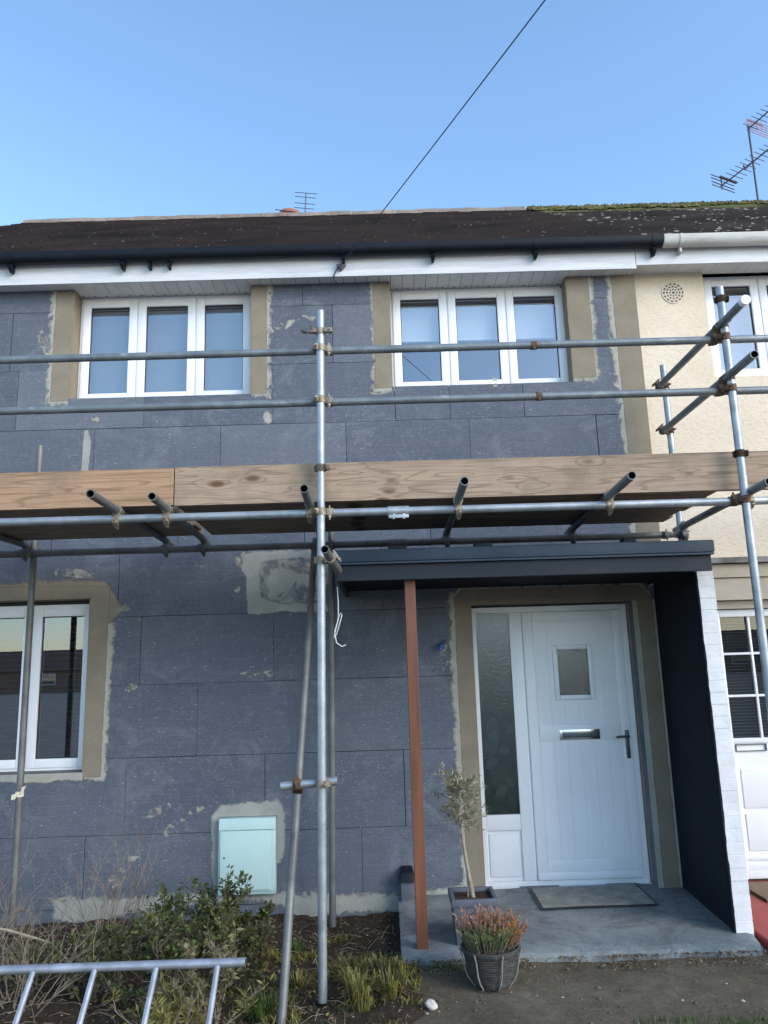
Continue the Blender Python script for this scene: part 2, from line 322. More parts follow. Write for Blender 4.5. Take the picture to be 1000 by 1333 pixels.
# ------------------------------------------------------------------ mesh builder
class MB:
    def __init__(s):
        s.bm = bmesh.new(); s.slot = 0
        s.tint = s.bm.faces.layers.float.new('tint'); s.tv = 0.0
        s.uv = s.bm.loops.layers.uv.new('UVMap')
    def face(s, pts):
        try:
            f = s.bm.faces.new([s.bm.verts.new(p) for p in pts])
        except ValueError:
            return None
        f.material_index = s.slot; f[s.tint] = s.tv; return f
    def fin(s, faces):
        for f in faces: f.material_index = s.slot; f[s.tint] = s.tv
    def hexa(s, P, bev=0.0):
        v = [s.bm.verts.new(p) for p in P]
        idx = [(0, 3, 2, 1), (4, 5, 6, 7), (0, 1, 5, 4), (1, 2, 6, 5), (2, 3, 7, 6), (3, 0, 4, 7)]
        fs = [s.bm.faces.new([v[i] for i in q]) for q in idx]
        s.fin(fs)
        if bev > 0:
            ed = list({e for f in fs for e in f.edges})
            r = bmesh.ops.bevel(s.bm, geom=ed, offset=bev, segments=2, affect='EDGES', profile=.6)
            s.fin(r['faces'])
    def box(s, x0, x1, y0, y1, z0, z1, bev=0.0):
        s.hexa([(x0, y0, z0), (x1, y0, z0), (x1, y1, z0), (x0, y1, z0),
                (x0, y0, z1), (x1, y0, z1), (x1, y1, z1), (x0, y1, z1)], bev)
    def ring(s, c, u, v, r, n):
        return [s.bm.verts.new(c + u * (r * math.cos(2 * math.pi * i / n)) + v * (r * math.sin(2 * math.pi * i / n))) for i in range(n)]
    @staticmethod
    def frame(d):
        d = d.normalized()
        a = Vector((0, 0, 1)) if abs(d.z) < .9 else Vector((1, 0, 0))
        u = d.cross(a).normalized(); return u, d.cross(u).normalized()
    def bridge(s, a, b):
        n = len(a)
        s.fin([s.bm.faces.new((a[i], a[(i + 1) % n], b[(i + 1) % n], b[i])) for i in range(n)])
    def cyl(s, p0, p1, r0, r1=None, n=16, cap=True):
        p0, p1 = Vector(p0), Vector(p1); r1 = r0 if r1 is None else r1
        u, v = s.frame(p1 - p0)
        a, b = s.ring(p0, u, v, r0, n), s.ring(p1, u, v, r1, n)
        s.bridge(b, a)
        if cap: s.fin([s.bm.faces.new(a), s.bm.faces.new(b[::-1])])
    def pipe(s, p0, p1, r, bore_slot=1, n=20):
        """hollow tube with open dark ends"""
        p0, p1 = Vector(p0), Vector(p1); d = (p1 - p0).normalized(); u, v = s.frame(d)
        a, b = s.ring(p0, u, v, r, n), s.ring(p1, u, v, r, n); s.bridge(b, a)
        sl = s.slot
        for p, o, sg in ((p0, a, 1), (p1, b, -1)):
            i1 = s.ring(p, u, v, r * .82, n); i2 = s.ring(p + d * (.12 * sg), u, v, r * .82, n)
            s.bridge(o, i1) if sg > 0 else s.bridge(i1, o)
            s.slot = bore_slot
            s.bridge(i1, i2) if sg > 0 else s.bridge(i2, i1)
            s.fin([s.bm.faces.new(i2 if sg > 0 else i2[::-1])]); s.slot = sl
    def path(s, pts, r, n=8, r_end=None):
        pts = [Vector(p) for p in pts]; rings = []
        for i, p in enumerate(pts):
            d = pts[min(i + 1, len(pts) - 1)] - pts[max(i - 1, 0)]
            u, v = s.frame(d)
            if rings and u.dot(lastu) < 0: u, v = -u, -v
            lastu = u
            k = i / max(1, len(pts) - 1)
            rr = r if r_end is None else r + (r_end - r) * k
            rings.append(s.ring(p, u, v, rr, n))
        for a, b in zip(rings, rings[1:]): s.bridge(b, a)
        s.fin([s.bm.faces.new(rings[0]), s.bm.faces.new(rings[-1][::-1])])
    def poly(s, pts, y0, y1):
        """polygon in x-z, extruded from y0 (front) to y1"""
        f = [s.bm.verts.new((p[0], y0, p[1])) for p in pts]; b = [s.bm.verts.new((p[0], y1, p[1])) for p in pts]
        n = len(pts); fs = []
        for i in range(n): fs.append(s.bm.faces.new((f[i], b[i], b[(i + 1) % n], f[(i + 1) % n])))
        for t in tessellate_polygon([[Vector((p[0], p[1], 0)) for p in pts]]):
            try: fs.append(s.bm.faces.new([f[i] for i in t]))
            except ValueError: pass
        s.fin(fs)
    def lathe(s, prof, c, n=24):
        c = Vector(c); rs = [s.ring(c + Vector((0, 0, z)), Vector((1, 0, 0)), Vector((0, 1, 0)), r, n) for r, z in prof]
        for a, b in zip(rs, rs[1:]): s.bridge(a, b)
        s.fin([s.bm.faces.new(rs[0][::-1]), s.bm.faces.new(rs[-1])])
    def leaf(s, p, d, w, l, up=None):
        p = Vector(p); d = Vector(d).normalized(); u, v = s.frame(d)
        a = rnd.uniform(0, 6.28); q = u * math.cos(a) + v * math.sin(a)
        s.face([p, p + d * l * .45 + q * w * .5, p + d * l, p + d * l * .45 - q * w * .5])
    def build(s, name, mats, parent=None, smooth=False, bevel=0.0, normals=True):
        if parent is not None:
            off = parent.matrix_world.translation if parent.get('_w') is None else Vector(parent['_w'])
            bmesh.ops.translate(s.bm, verts=s.bm.verts, vec=-off)
        else: off = Vector((0, 0, 0))
        if normals: bmesh.ops.recalc_face_normals(s.bm, faces=s.bm.faces)
        me = bpy.data.meshes.new(name)
        s.bm.to_mesh(me); s.bm.free()
        for m in (mats if isinstance(mats, (list, tuple)) else [mats]): me.materials.append(M[m])
        if smooth:
            me.polygons.foreach_set('use_smooth', [True] * len(me.polygons))
            me.set_sharp_from_angle(angle=R(40))
        o = bpy.data.objects.new(name, me); col.objects.link(o)
        if parent is not None:
            o.parent = parent; o['_w'] = tuple(off)
        return o

def tag(o, label=None, cat=None, group=None, kind=None):
    if label: o['label'] = label
    if cat: o['category'] = cat
    if group: o['group'] = group
    if kind: o['kind'] = kind
    return o
def thing(name, label, cat, loc=(0, 0, 0), group=None):
    o = bpy.data.objects.new(name, None); col.objects.link(o)
    o.location = loc; o.empty_display_size = .1; o['_w'] = tuple(loc)
    return tag(o, label, cat, group)
def based(mb, name, mats, label, cat, base, group=None, smooth=False, kind=None):
    """single mesh thing whose origin is at its base"""
    bmesh.ops.translate(mb.bm, verts=mb.bm.verts, vec=-Vector(base))
    o = mb.build(name, mats, None, smooth); o.location = base
    return tag(o, label, cat, group, kind)

def rough_edge(pts, amp, step=.035, seed=0, fixed=()):
    """subdivide polygon edges and wobble the new points; edges listed in fixed stay straight"""
    out = []; n = len(pts)
    for i in range(n):
        a, b = Vector(pts[i]), Vector(pts[(i + 1) % n]); L = (b - a).length
        k = max(1, int(L / step)); nr = Vector((-(b - a).y, (b - a).x)).normalized()
        for j in range(k):
            p = a + (b - a) * (j / k)
            if i not in fixed and (j > 0):
                w = noise.noise(Vector((p.x * 6 + seed * 7.3, p.y * 6, seed))) * .75 + noise.noise(Vector((p.x * 22, p.y * 22 + seed, 3.1))) * .4
                p = p + nr * w * amp
            out.append((p.x, p.y))
    return out

# ------------------------------------------------------------------ ground
def hgt(x, y):
    h = noise.noise(Vector((x * 1.7, y * 1.7, 0))) * .035 + noise.noise(Vector((x * 6, y * 6, 2))) * .02 + noise.noise(Vector((x * 17, y * 17, 5))) * .012
    b = max(0, min(1, (-1.3 - x) / .8)) * max(0, min(1, (-.5 - y) / .8)) * .07
    return h + b
mb = MB()
for sx in range(1): mb.face([(-150, -150, -.09), (150, -150, -.09), (150, 150, -.09), (-150, 150, -.09)])
tag(mb.build('ground', 'field'), kind='structure')

def sheet(x0, x1, y0, y1, st, fn):
    mb = MB(); nx, ny = int((x1 - x0) / st), int((y1 - y0) / st)
    g = [[mb.bm.verts.new((x0 + (x1 - x0) * i / nx, y0 + (y1 - y0) * j / ny, fn(x0 + (x1 - x0) * i / nx, y0 + (y1 - y0) * j / ny))) for j in range(ny + 1)] for i in range(nx + 1)]
    mb.fin([mb.bm.faces.new((g[i][j], g[i + 1][j], g[i + 1][j + 1], g[i][j + 1])) for i in range(nx) for j in range(ny)])
    return mb
def soil_h(x, y):
    t = max(0, min(1, (x + .45) / .5)) * max(0, min(1, (-.9 - y) / .3)); up = .066 * t * t * (3 - 2 * t)
    e = .10 + .05 * noise.noise(Vector((y * 3, 0, 1))) + .04 * noise.noise(Vector((y * 14, 0, 4)))
    if y > -1.3: e = .55 + .12 * noise.noise(Vector((y * 9, 1, 1)))
    drop = max(0, (x - e)) * .35
    return hgt(x, y) * (1 - .4 * t) - drop + .005 + up
tag(sheet(-6, .9, -4.5, -.0, .035, soil_h).build('soil', 'soil', smooth=True), kind='structure')
tag(sheet(.02, 7, -4.5, -.95, .06, lambda x, y: .060 + .010 * noise.noise(Vector((x * 2, y * 2, 9))) - .03 * max(0, -.35 - (y + 1.1)) * 0).build('path', 'path', smooth=True), kind='structure')

# ------------------------------------------------------------------ insulated house
HX0 = -4.85; PARTY = 2.235
house = thing('terraced_house', 'house clad in dark grey insulation boards with black gutter and three white windows', 'house', (-1.3, .1, 0))
OPEN = {'w1': (-2.53, -1.027, 3.972, 4.94), 'w2': (.13, 1.635, 4.000, 4.94), 'w3': (-3.77, -2.267, 1.035, 2.335), 'd': (.684, 1.942, -.2, 2.19)}
def subtract(rects, h):
    out = []
    for (a, b, c, d) in rects:
        x0, x1, z0, z1 = h
        if x1 <= a or x0 >= b or z1 <= c or z0 >= d: out.append((a, b, c, d)); continue
        if x0 > a: out.append((a, x0, c, d))
        if x1 < b: out.append((x1, b, c, d))
        m0, m1 = max(a, x0), min(b, x1)
        if z0 > c: out.append((m0, m1, c, z0))
        if z1 < d: out.append((m0, m1, z1, d))
    return out
# boards: rows of z and measured joint positions
ROWS = [(-.12, .086, [-1.6, -.55, .4]), (.088, .585, [-2.23, -1.2, -.2]), (.585, 1.127, [-1.948, -.911, .127]), (1.127, 1.66, [-2.45, -1.422, -.42]),
        (1.66, 2.178, [-1.87, -.847, .25]), (2.178, 2.67, [-3.1, -2.056, -1.05, .0, 1.0]), (2.67, 3.19, [-2.6, -1.6, -.6, .4, 1.4]),
        (3.19, 3.708, [-2.3, -1.276, -.255, .751, 1.787]), (3.708, 4.222, [-2.95, -1.907, -.85, .15, .6, 1.207]),
        (4.222, 4.74, [-2.0, -.351, 1.0]), (4.74, 4.938, [-2.3, -.6, 1.2])]
mb = MB(); G = .0028
for (z0, z1, js) in ROWS:
    xs = [HX0] + sorted(js) + [2.215]
    if xs[1] - xs[0] > 1.3: xs.insert(1, xs[1] - 1.03)
    for a, b in zip(xs, xs[1:]):
        mb.tv = rnd.choice((0, .1, .25, .5, .8)) * rnd.random()
        yy = rnd.uniform(-.0012, .0012)
        r = [(a + G * rnd.uniform(.3, 1.5), b - G * rnd.uniform(.2, .9), z0 + G * rnd.uniform(.25, 1.0), z1 - G * rnd.uniform(.25, .9))]
        for h in OPEN.values(): r = subtract(r, h)
        for q in r: mb.box(q[0], q[1], yy, .095, q[2], q[3])
mb.build('insulation_boards', 'eps', house)
mb = MB(); r = [(HX0, PARTY, -.2, 4.938)]
for h in OPEN.values(): r = subtract(r, h)
for q in r: mb.box(q[0], q[1], .1, .34, q[2], q[3])
mb.box(HX0, PARTY - .02, 7.4, 7.6, -.2, 4.938); mb.box(HX0, HX0 + .2, .34, 7.4, -.2, 4.938); mb.box(PARTY - .2, PARTY - .02, .34, 7.4, -.2, 4.938)
mb.build('wall', 'masonry', house)
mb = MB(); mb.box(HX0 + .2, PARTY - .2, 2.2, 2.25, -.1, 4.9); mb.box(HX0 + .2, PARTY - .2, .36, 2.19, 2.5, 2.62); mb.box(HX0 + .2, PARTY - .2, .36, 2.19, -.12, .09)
mb.build('inner_wall', 'plaster', house)

# render bands
def inside(p, pts):
    c = False; n = len(pts)
    for i in range(n):
        a, b = pts[i], pts[(i + 1) % n]
        if (a[1] > p[1]) != (b[1] > p[1]) and p[0] < (b[0] - a[0]) * (p[1] - a[1]) / (b[1] - a[1]) + a[0]: c = not c
    return c
def segd(p, a, b):
    dx, dz = b[0] - a[0], b[1] - a[1]; L = dx * dx + dz * dz
    t = max(0, min(1, ((p[0] - a[0]) * dx + (p[1] - a[1]) * dz) / L)) if L else 0
    return math.hypot(p[0] - a[0] - dx * t, p[1] - a[1] - dz * t)
def band(name, pts, matn, y, amp=.02, fixed=(), step=.03, seed=1, rag=1.1, cell=.014, cmax=1.6):
    """thin skim of mortar on the boards; it thins out raggedly towards its free edges"""
    n = len(pts); fe = amp
    def lines(k):
        lo, hi = min(p[k] for p in pts) - fe * 1.2, max(p[k] for p in pts) + fe * 1.2
        sp = sorted({pts[i][k] for i in fixed for i in (i, (i + 1) % n)})
        v = [lo + (hi - lo) * i / max(2, int((hi - lo) / cell)) for i in range(max(2, int((hi - lo) / cell)) + 1)]
        v = [q for q in v if all(abs(q - t) > cell * .4 for t in sp)] + sp
        return sorted(v)
    X, Z = lines(0), lines(1); free = [i for i in range(n) if i not in fixed]
    vid, co, cov, fs = {}, [], [], []
    def vert(i, j):
        if (i, j) not in vid:
            p = (X[i], Z[j]); d = min((segd(p, pts[k], pts[(k + 1) % n]) for k in free), default=1)
            ins = inside(p, pts) or any(segd(p, pts[k], pts[(k + 1) % n]) < 1e-4 for k in fixed)
            vid[(i, j)] = len(co); co.append((p[0], -y, p[1])); cov.append(max(0, min(cmax, .5 + (d if ins else -d) / (2 * fe))))
        return vid[(i, j)]
    for i in range(len(X) - 1):
        for j in range(len(Z) - 1):
            c = ((X[i] + X[i + 1]) / 2, (Z[j] + Z[j + 1]) / 2); ins = inside(c, pts)
            if not ins:
                df = min((segd(c, pts[k], pts[(k + 1) % n]) for k in fixed), default=9); dr = min((segd(c, pts[k], pts[(k + 1) % n]) for k in free), default=9)
                if df <= dr + 1e-5 or dr > fe * 1.1: continue
                if any(h[0] < c[0] < h[1] and h[2] < c[1] < h[3] for h in OPEN.values()) or c[0] > 2.2149 or c[1] > 4.938: continue
            fs.append((vert(i, j), vert(i + 1, j), vert(i + 1, j + 1), vert(i, j + 1)))
    me = bpy.data.meshes.new(name); me.from_pydata(co, [], fs)
    at = me.attributes.new('cover', 'FLOAT', 'POINT'); at.data.foreach_set('value', cov)
    at = me.attributes.new('rag', 'FLOAT', 'POINT'); at.data.foreach_set('value', [rag] * len(co))
    me.materials.append(M[matn + '_smear']); o = bpy.data.objects.new(name, me); col.objects.link(o)
    o.parent = house; o.location = tuple(-v for v in house['_w']); return o
def strip(x0, x1, z0, z1, side, seed, halo=.035, bottom=True):
    """side = which edge is ragged: 'l' or 'r'"""
    if side == 'l':
        h = [(x1, z0 - .03), (x1, z1), (x0 - halo, z1), (x0 - halo * .7, z0 - .035)]; fx = (0, 1)
        p = [(x1, z0), (x1, z1), (x0, z1), (x0, z0)]
    else:
        h = [(x0, z1), (x0, z0 - .03), (x1 + halo * .7, z0 - .035), (x1 + halo, z1)]; fx = (0, 3)
        p = [(x0, z1), (x0, z0), (x1, z0), (x1, z1)]
    band('render_edge', h, 'pale_mortar', .0030, .05, fx, rag=1.7)
    return band('render_band', p, 'base_coat', .0050, .012, fx, rag=.9)
strip(-2.675, -2.53, 3.95, 4.937, 'l', 1, .04)
strip(-1.027, -.90, 3.97, 4.937, 'r', 2)
strip(-.005, .13, 3.99, 4.937, 'l', 3, .02)
strip(1.635, 1.82, 4.03, 4.937, 'r', 4, .035)
# party line strip with a clean right edge
band('render_edge', [(2.214, 2.55), (2.214, 4.937), (1.97, 4.937), (1.99, 2.55)], 'pale_mortar', .0030, .05, (0, 1), rag=1.7)
band('render_band', [(2.214, 2.55), (2.214, 4.937), (2.015, 4.937), (2.03, 2.55)], 'base_coat', .0050, .014, (0, 1), rag=.9)
# ground floor window surround
band('render_edge', [(-3.8, 2.335), (-2.267, 2.335), (-2.267, .985), (-2.13, .965), (-2.115, 1.5), (-2.09, 2.15), (-2.00, 2.24), (-2.09, 2.36), (-2.15, 2.46), (-2.5, 2.48), (-2.85, 2.465), (-3.8, 2.46)], 'base_coat', .0030, .03, (0, 1, 11), rag=1.3)
band('render_edge', [(-2.267, .985), (-2.10, .965), (-2.09, 1.5), (-2.075, 2.14), (-2.267, 2.14)], 'pale_mortar', .0040, .04, (4,), rag=1.6)
band('render_band', [(-3.8, 2.336), (-2.267, 2.336), (-2.267, 1.0), (-2.135, 1.0), (-2.12, 2.42), (-2.8, 2.435), (-3.8, 2.435)], 'base_coat', .0055, .012, (0, 1, 6), rag=.9)
band('mortar_patch', [(-3.8, 1.034), (-3.8, .985), (-2.9, .985), (-2.6, .965), (-2.4, .985), (-2.268, .97), (-2.268, 1.034)], 'pale_mortar', .0045, .02, (5, 6, 0), rag=1.3)
# front door surround
band('render_edge', [(.684, .09), (.684, 2.19), (1.942, 2.19), (1.942, .03), (2.118, .03), (2.118, 2.2), (2.02, 2.33), (.6, 2.335), (.515, 2.27), (.515, 1.2), (.53, .09)], 'pale_mortar', .0030, .04, (0, 1, 2, 4), rag=1.7)
band('render_band', [(.684, .09), (.684, 2.19), (1.985, 2.19), (1.985, .05), (2.10, .05), (2.10, 2.2), (2.0, 2.31), (.62, 2.31), (.56, 2.25), (.56, .09)], 'base_coat', .0050, .014, (0, 1), rag=.9)
# reveal linings
for q in [v for (x0, x1, z0, z1) in (OPEN['w1'], OPEN['w2']) for v in ((x0 - .001, x0 + .008, z0, z1 - .002), (x1 - .008, x1 + .001, z0, z1 - .002))] + [(-2.275, -2.266, 1.036, 2.3265), (.683, .690, .08, 2.189), (-3.76, -2.276, 2.328, 2.3365)]:
    mb = MB(); mb.box(q[0], q[1], -.004, .145, q[2], q[3]); mb.build('reveal_lining', 'base_coat', house)
# mortar marks on the boards
band('mortar_patch', [(-1.29, .20), (-1.305, .70), (-1.24, .775), (-.80, .80), (-.76, .70), (-.765, .44), (-.80, .36), (-.82, .36), (-.82, .690), (-1.245, .690), (-1.245, .20)], 'grey_mortar', .0035, .03, (6, 7, 8, 9), rag=1.2)
band('mortar_patch', [(-2.42, .02), (-2.30, .0), (-2.1, -.03), (-2.02, .02), (-1.8, .06), (-1.72, -.04), (-1.6, -.03), (-1.55, .09), (-1.2, .10), (-.98, .12), (-.75, .07), (-.74, -.03), (-.55, -.04), (-.50, .0), (-.1, .02), (.1, -.02), (.25, .0), (.56, .04),
                      (.56, .155), (.1, .14), (-.2, .13), (-.7, .15), (-.9, .165), (-1.1, .155), (-1.5, .17), (-1.75, .155), (-2.0, .16), (-2.3, .19), (-2.45, .15)], 'grey_mortar', .0035, .045, (), rag=2.0)
def blob(cx, cz, w, h, seed, matn='grey_mortar', rot=0, amp=.35):
    pts = []
    for i in range(40):
        a = i / 40 * 6.2832; k = 1 + amp * noise.noise(Vector((math.cos(a) * 1.6 + seed * 3.1, math.sin(a) * 1.6, seed))) * 2
        x, z = w * .5 * k * math.cos(a), h * .5 * k * math.sin(a)
        pts.append((cx + x * math.cos(rot) - z * math.sin(rot), cz + x * math.sin(rot) + z * math.cos(rot)))
    return pts
# squared patch left of the scaffold pole
band('mortar_patch', [(-1.05, 2.17), (-1.06, 2.45), (-1.10, 2.52), (-1.08, 2.64), (-1.0, 2.66), (-.44, 2.665), (-.44, 2.59), (-.75, 2.595), (-.93, 2.575), (-.95, 2.5), (-.94, 2.3), (-.80, 2.245), (-.44, 2.25), (-.40, 2.17), (-.70, 2.175), (-.78, 2.19), (-.85, 2.175), (-.95, 2.165)], 'grey_mortar', .0035, .022, (), rag=1.2, cell=.010)
band('mortar_patch', [(-.93, 2.42), (-.88, 2.54), (-.72, 2.54), (-.62, 2.47), (-.45, 2.50), (-.43, 2.36), (-.55, 2.35), (-.66, 2.39), (-.74, 2.33), (-.80, 2.27), (-.92, 2.27), (-.88, 2.36)], 'grey_mortar', .0033, .05, (), rag=2.2, cell=.010)
band('mortar_patch', [(-.96, 2.24), (-.97, 2.60), (-.44, 2.60), (-.44, 2.24)], 'grey_mortar', .0031, .07, (), rag=2.2, cell=.012, cmax=.56)
band('mortar_patch', [(-2.40, 3.25), (-2.335, 3.25), (-2.325, 3.6), (-2.35, 3.70), (-2.385, 3.70), (-2.39, 3.5)], 'grey_mortar', .004, .014, (), rag=1.1, cell=.008)
for i, (cx, cz, w, h, a) in enumerate(((-.90, 3.76, .06, .07, 0), (-2.30, 3.79, .05, .03, 0), (-.80, 4.55, .26, .035, .35), (-.72, 4.50, .14, .035, -.2), (.46, 1.80, .04, .14, 0),
        (-2.41, 2.53, .24, .05, -.15), (.98, 4.01, .035, .06, 0), (-2.75, 4.45, .06, .2, .3), (-1.0, 1.70, .16, .035, -.25), (-.90, 1.705, .12, .04, .5),
        (-1.62, .60, .07, .04, .9), (-1.95, .41, .18, .025, .1), (-1.98, .36, .10, .02, -.3), (-1.93, 1.64, .08, .035, .3), (-1.06, .72, .03, .03, 0),
        (-.52, 4.62, .12, .025, -.3), (-1.12, 2.57, .03, .06, .1), (-1.13, 2.46, .028, .08, .1), (-1.13, 2.37, .022, .05, 0), (-1.08, 2.63, .03, .04, 0), (-1.70, .75, .16, .03, .4), (-1.45, .72, .13, .025, .5),
        (-1.87, 2.16, .09, .03, 0), (-2.03, 2.25, .09, .06, .3), (.52, 3.0, .1, .04, 0), (-2.02, .27, .14, .06, .2))):
    big = i >= 26
    if i in (3,): continue
    band('mortar_smear', blob(cx, cz, w * 1.25, h * 1.3, i + 1, rot=a, amp=.3), 'pale_mortar', .0032, .02 if not big else .07, (), rag=2.0, cell=.007 if not big else .012, cmax=.45 if i > 1 else .8)

# windows -------------------------------------------------------------
def bars(mb, x0, x1, z0, z1, w, y0, y1, bev=.004, wb=None):
    wb = wb or w
    mb.box(x0, x0 + w, y0, y1, z0, z1, bev); mb.box(x1 - w, x1, y0, y1, z0, z1, bev)
    mb.box(x0 + w + .0005, x1 - w - .0005, y0 + .0005, y1, z0, z0 + wb, bev); mb.box(x0 + w + .0005, x1 - w - .0005, y0 + .0005, y1, z1 - w, z1, bev)
def window(parent, x0, x1, z0, z1, n, y=.15, glassm='glass', blind=None):
    w = MB(); bars(w, x0 + .009, x1 - .009, z0, z1, .034, y, y + .07)
    cuts = [x0 + (x1 - x0) * i / n for i in range(n + 1)]
    for c in cuts[1:-1]: w.box(c - .018, c + .018, y + .001, y + .069, z0 + .0345, z1 - .0345, .003)
    win = w.build('window', 'upvc', parent, True)
    for a, b in zip(cuts, cuts[1:]):
        m = 0.030
        aa = a + (.032 if a == x0 else .006); bb = b - (.032 if b == x1 else .006)
        s_ = MB(); bars(s_, aa, bb, z0 + .022, z1 - .028, .066, y - .014, y + .055, .005)
        s_.slot = 1
        gx0, gx1, gz0, gz1 = aa + .066, bb - .066, z0 + .088, z1 - .094
        bars(s_, gx0 - .001, gx1 + .001, gz0 - .001, gz1 + .001, .007, y + .004, y + .03, 0)
        s_.build('casement', ['upvc', 'gasket'], win, True)
        p = MB(); p.box(gx0 - .002, gx1 + .002, y + .012, y + .016, gz0 - .002, gz1 + .002); p.build('pane', glassm, win)
    return win
win1 = window(house, *OPEN['w1'][:2], 3.974, 4.936, 3)
mb = MB(); z = 4.838
while z > 4.02:
    mb.hexa([(-2.46, .262, z - .034), (-1.10, .262, z - .034), (-1.10, .265, z - .034), (-2.46, .265, z - .034), (-2.46, .225, z), (-1.10, .225, z), (-1.10, .228, z), (-2.46, .228, z)]); z -= .046
mb.build('blind', 'blind', win1)
win2 = window(house, *OPEN['w2'][:2], 4.002, 4.936, 3)
mb = MB(); mb.box(.2, 1.56, .232, .236, 4.50, 4.82); mb.cyl((.2, .234, 4.495), (1.56, .234, 4.495), .010); mb.cyl((.2, .29, 4.81), (1.56, .29, 4.81), .022); mb.build('blind', 'roller', win2)
win3 = window(house, OPEN['w3'][0], OPEN['w3'][1], 1.037, 2.30, 3, glassm='dark_glass')
mb = MB(); z = 2.22
while z > 1.12:
    mb.hexa([(-3.7, .30, z), (-2.34, .30, z), (-2.34, .32, z - .008), (-3.7, .32, z - .008), (-3.7, .30, z + .002), (-2.34, .30, z + .002), (-2.34, .32, z - .006), (-3.7, .32, z - .006)]); z -= .042
mb.build('blind', 'venetian', win3)
mb = MB(); mb.box(-3.76, -2.28, .155, .21, 2.302, 2.327, .002); mb.build('head_gap_strip', 'gasket', win3)  # black strip filling the dark gap above the window frame

# front door ------------------------------------------------------------
dy = .15; d = MB()
bars(d, .692, 1.937, .10, 2.178, .045, dy, dy + .07, .004)
d.box(1.0, 1.098, dy + .001, dy + .069, .1455, 2.1325, .004)
d.box(.7375, .9995, dy + .002, dy + .06, .505, .615, .004)
door = d.build('front_door', 'upvc', house, True)
mb = MB(); mb.box(.7375, .9995, dy + .02, dy + .05, .146, .5045); mb.box(.755, .982, dy + .010, dy + .0205, .175, .478, .008); mb.build('lower_panel', 'upvc', door, True)
mb = MB(); mb.box(.7373, .9997, dy + .02, dy + .025, .6145, 2.1335); mb.build('pane', 'obscured', door)
lx0, lx1, lz0, lz1 = 1.10, 1.893, .150, 2.130
mb = MB()
pr_ = subtract(subtract([(lx0, lx1, lz0, lz1)], (1.372, 1.588, 1.492, 1.822)), (1.36, 1.60, 1.48, 1.834))
for q in pr_: mb.box(q[0], q[1], dy - .004, dy + .045, q[2], q[3])
# raised border, mouldings and planked face
bars(mb, lx0 + .004, lx1 - .004, lz0 + .06, lz1 - .004, .075, dy - .010, dy - .0045, .004)
mb.box(lx0 + .004, lx1 - .004, dy - .022, dy - .0045, lz0, lz0 + .055, .008)
for (a, b, c, e) in ((1.183, 1.81, .32, 1.13), (1.183, 1.81, 1.27, 2.045)):
    pass
def planks(x0, x1, z0, z1, n, hole=None):
    w = (x1 - x0) / n
    for i in range(n):
        r = [(x0 + i * w + .0012, x0 + (i + 1) * w - .0012, z0, z1)]
        if hole: r = subtract(r, hole)
        for q in r: mb.box(q[0], q[1], dy - .0070, dy - .0045, q[2], q[3])
planks(1.186, 1.811, .292, 1.135, 6); planks(1.186, 1.811, 1.262, 2.042, 6, (1.325, 1.635, 1.445, 1.87))
mb.box(1.186, 1.811, dy - .012, dy - .0045, 1.142, 1.255, .003)
bars(mb, 1.325, 1.635, 1.447, 1.868, .036, dy - .022, dy - .005, .007)
leafo = mb.build('door_leaf', 'upvc', door, True)
mb = MB(); mb.box(1.36, 1.60, dy + .004, dy + .008, 1.48, 1.834); mb.build('pane', 'obscured', door)
mb = MB(); mb.box(1.335, 1.645, dy - .022, dy - .0125, 1.150, 1.225, .004); mb.slot = 1
mb.box(1.355, 1.625, dy - .027, dy - .0225, 1.165, 1.203, .003); mb.slot = 0; mb.box(1.352, 1.628, dy - .030, dy - .0225, 1.205, 1.214, .002)
mb.build('letter_plate', ['chrome', 'darkmetal'], door, True)
mb = MB(); mb.box(1.838, 1.868, dy - .024, dy - .0105, 1.0, 1.21, .006); mb.cyl((1.853, dy - .02, 1.165), (1.853, dy - .065, 1.165), .010)
mb.path([(1.858, dy - .06, 1.165), (1.83, dy - .064, 1.166), (1.76, dy - .062, 1.163)], .0095, 10); mb.cyl((1.853, dy - .024, 1.06), (1.853, dy - .034, 1.06), .012)
mb.build('handle', 'darkmetal', door, True)
mb = MB(); mb.box(.692, 1.937, dy - .045, dy - .001, .098, .112, .004); mb.build('threshold', 'upvc', door)
# big leaved plant behind the side light
mb = MB()
for i in range(60):
    z = rnd.uniform(.58, 1.22); x = rnd.uniform(.76, .98); y = rnd.uniform(.215, .27)
    if rnd.random() < (z - .7): continue
    mb.tv = rnd.random(); dr = Vector((rnd.uniform(-.6, .6), rnd.uniform(-.12, .15), rnd.uniform(-.2, 1))).normalized(); side = dr.cross(Vector((0, -1, .2))).normalized()
    L = rnd.uniform(.10, .17); W = L * .62; p = Vector((x, y, z))
    pts = [p + dr * L * t_ + side * W * .5 * math.sin(math.pi * min(1, t_ * 1.1)) for t_ in (0, .2, .45, .7, .9)] + [p + dr * L] + [p + dr * L * t_ - side * W * .5 * math.sin(math.pi * min(1, t_ * 1.1)) for t_ in (.9, .7, .45, .2)]
    mb.face(pts)
mb.slot = 1; mb.path([(.87, .27, .12), (.85, .26, .6), (.9, .25, 1.2)], .01)
mb.lathe([(.07, .0), (.09, .14)], (.87, .29, .095))
based(mb, 'house_plant', ['house_plant', 'darktwig'], 'broad leaved green plant showing dimly through the glass beside the white front door', 'plant', (.87, .27, .095))

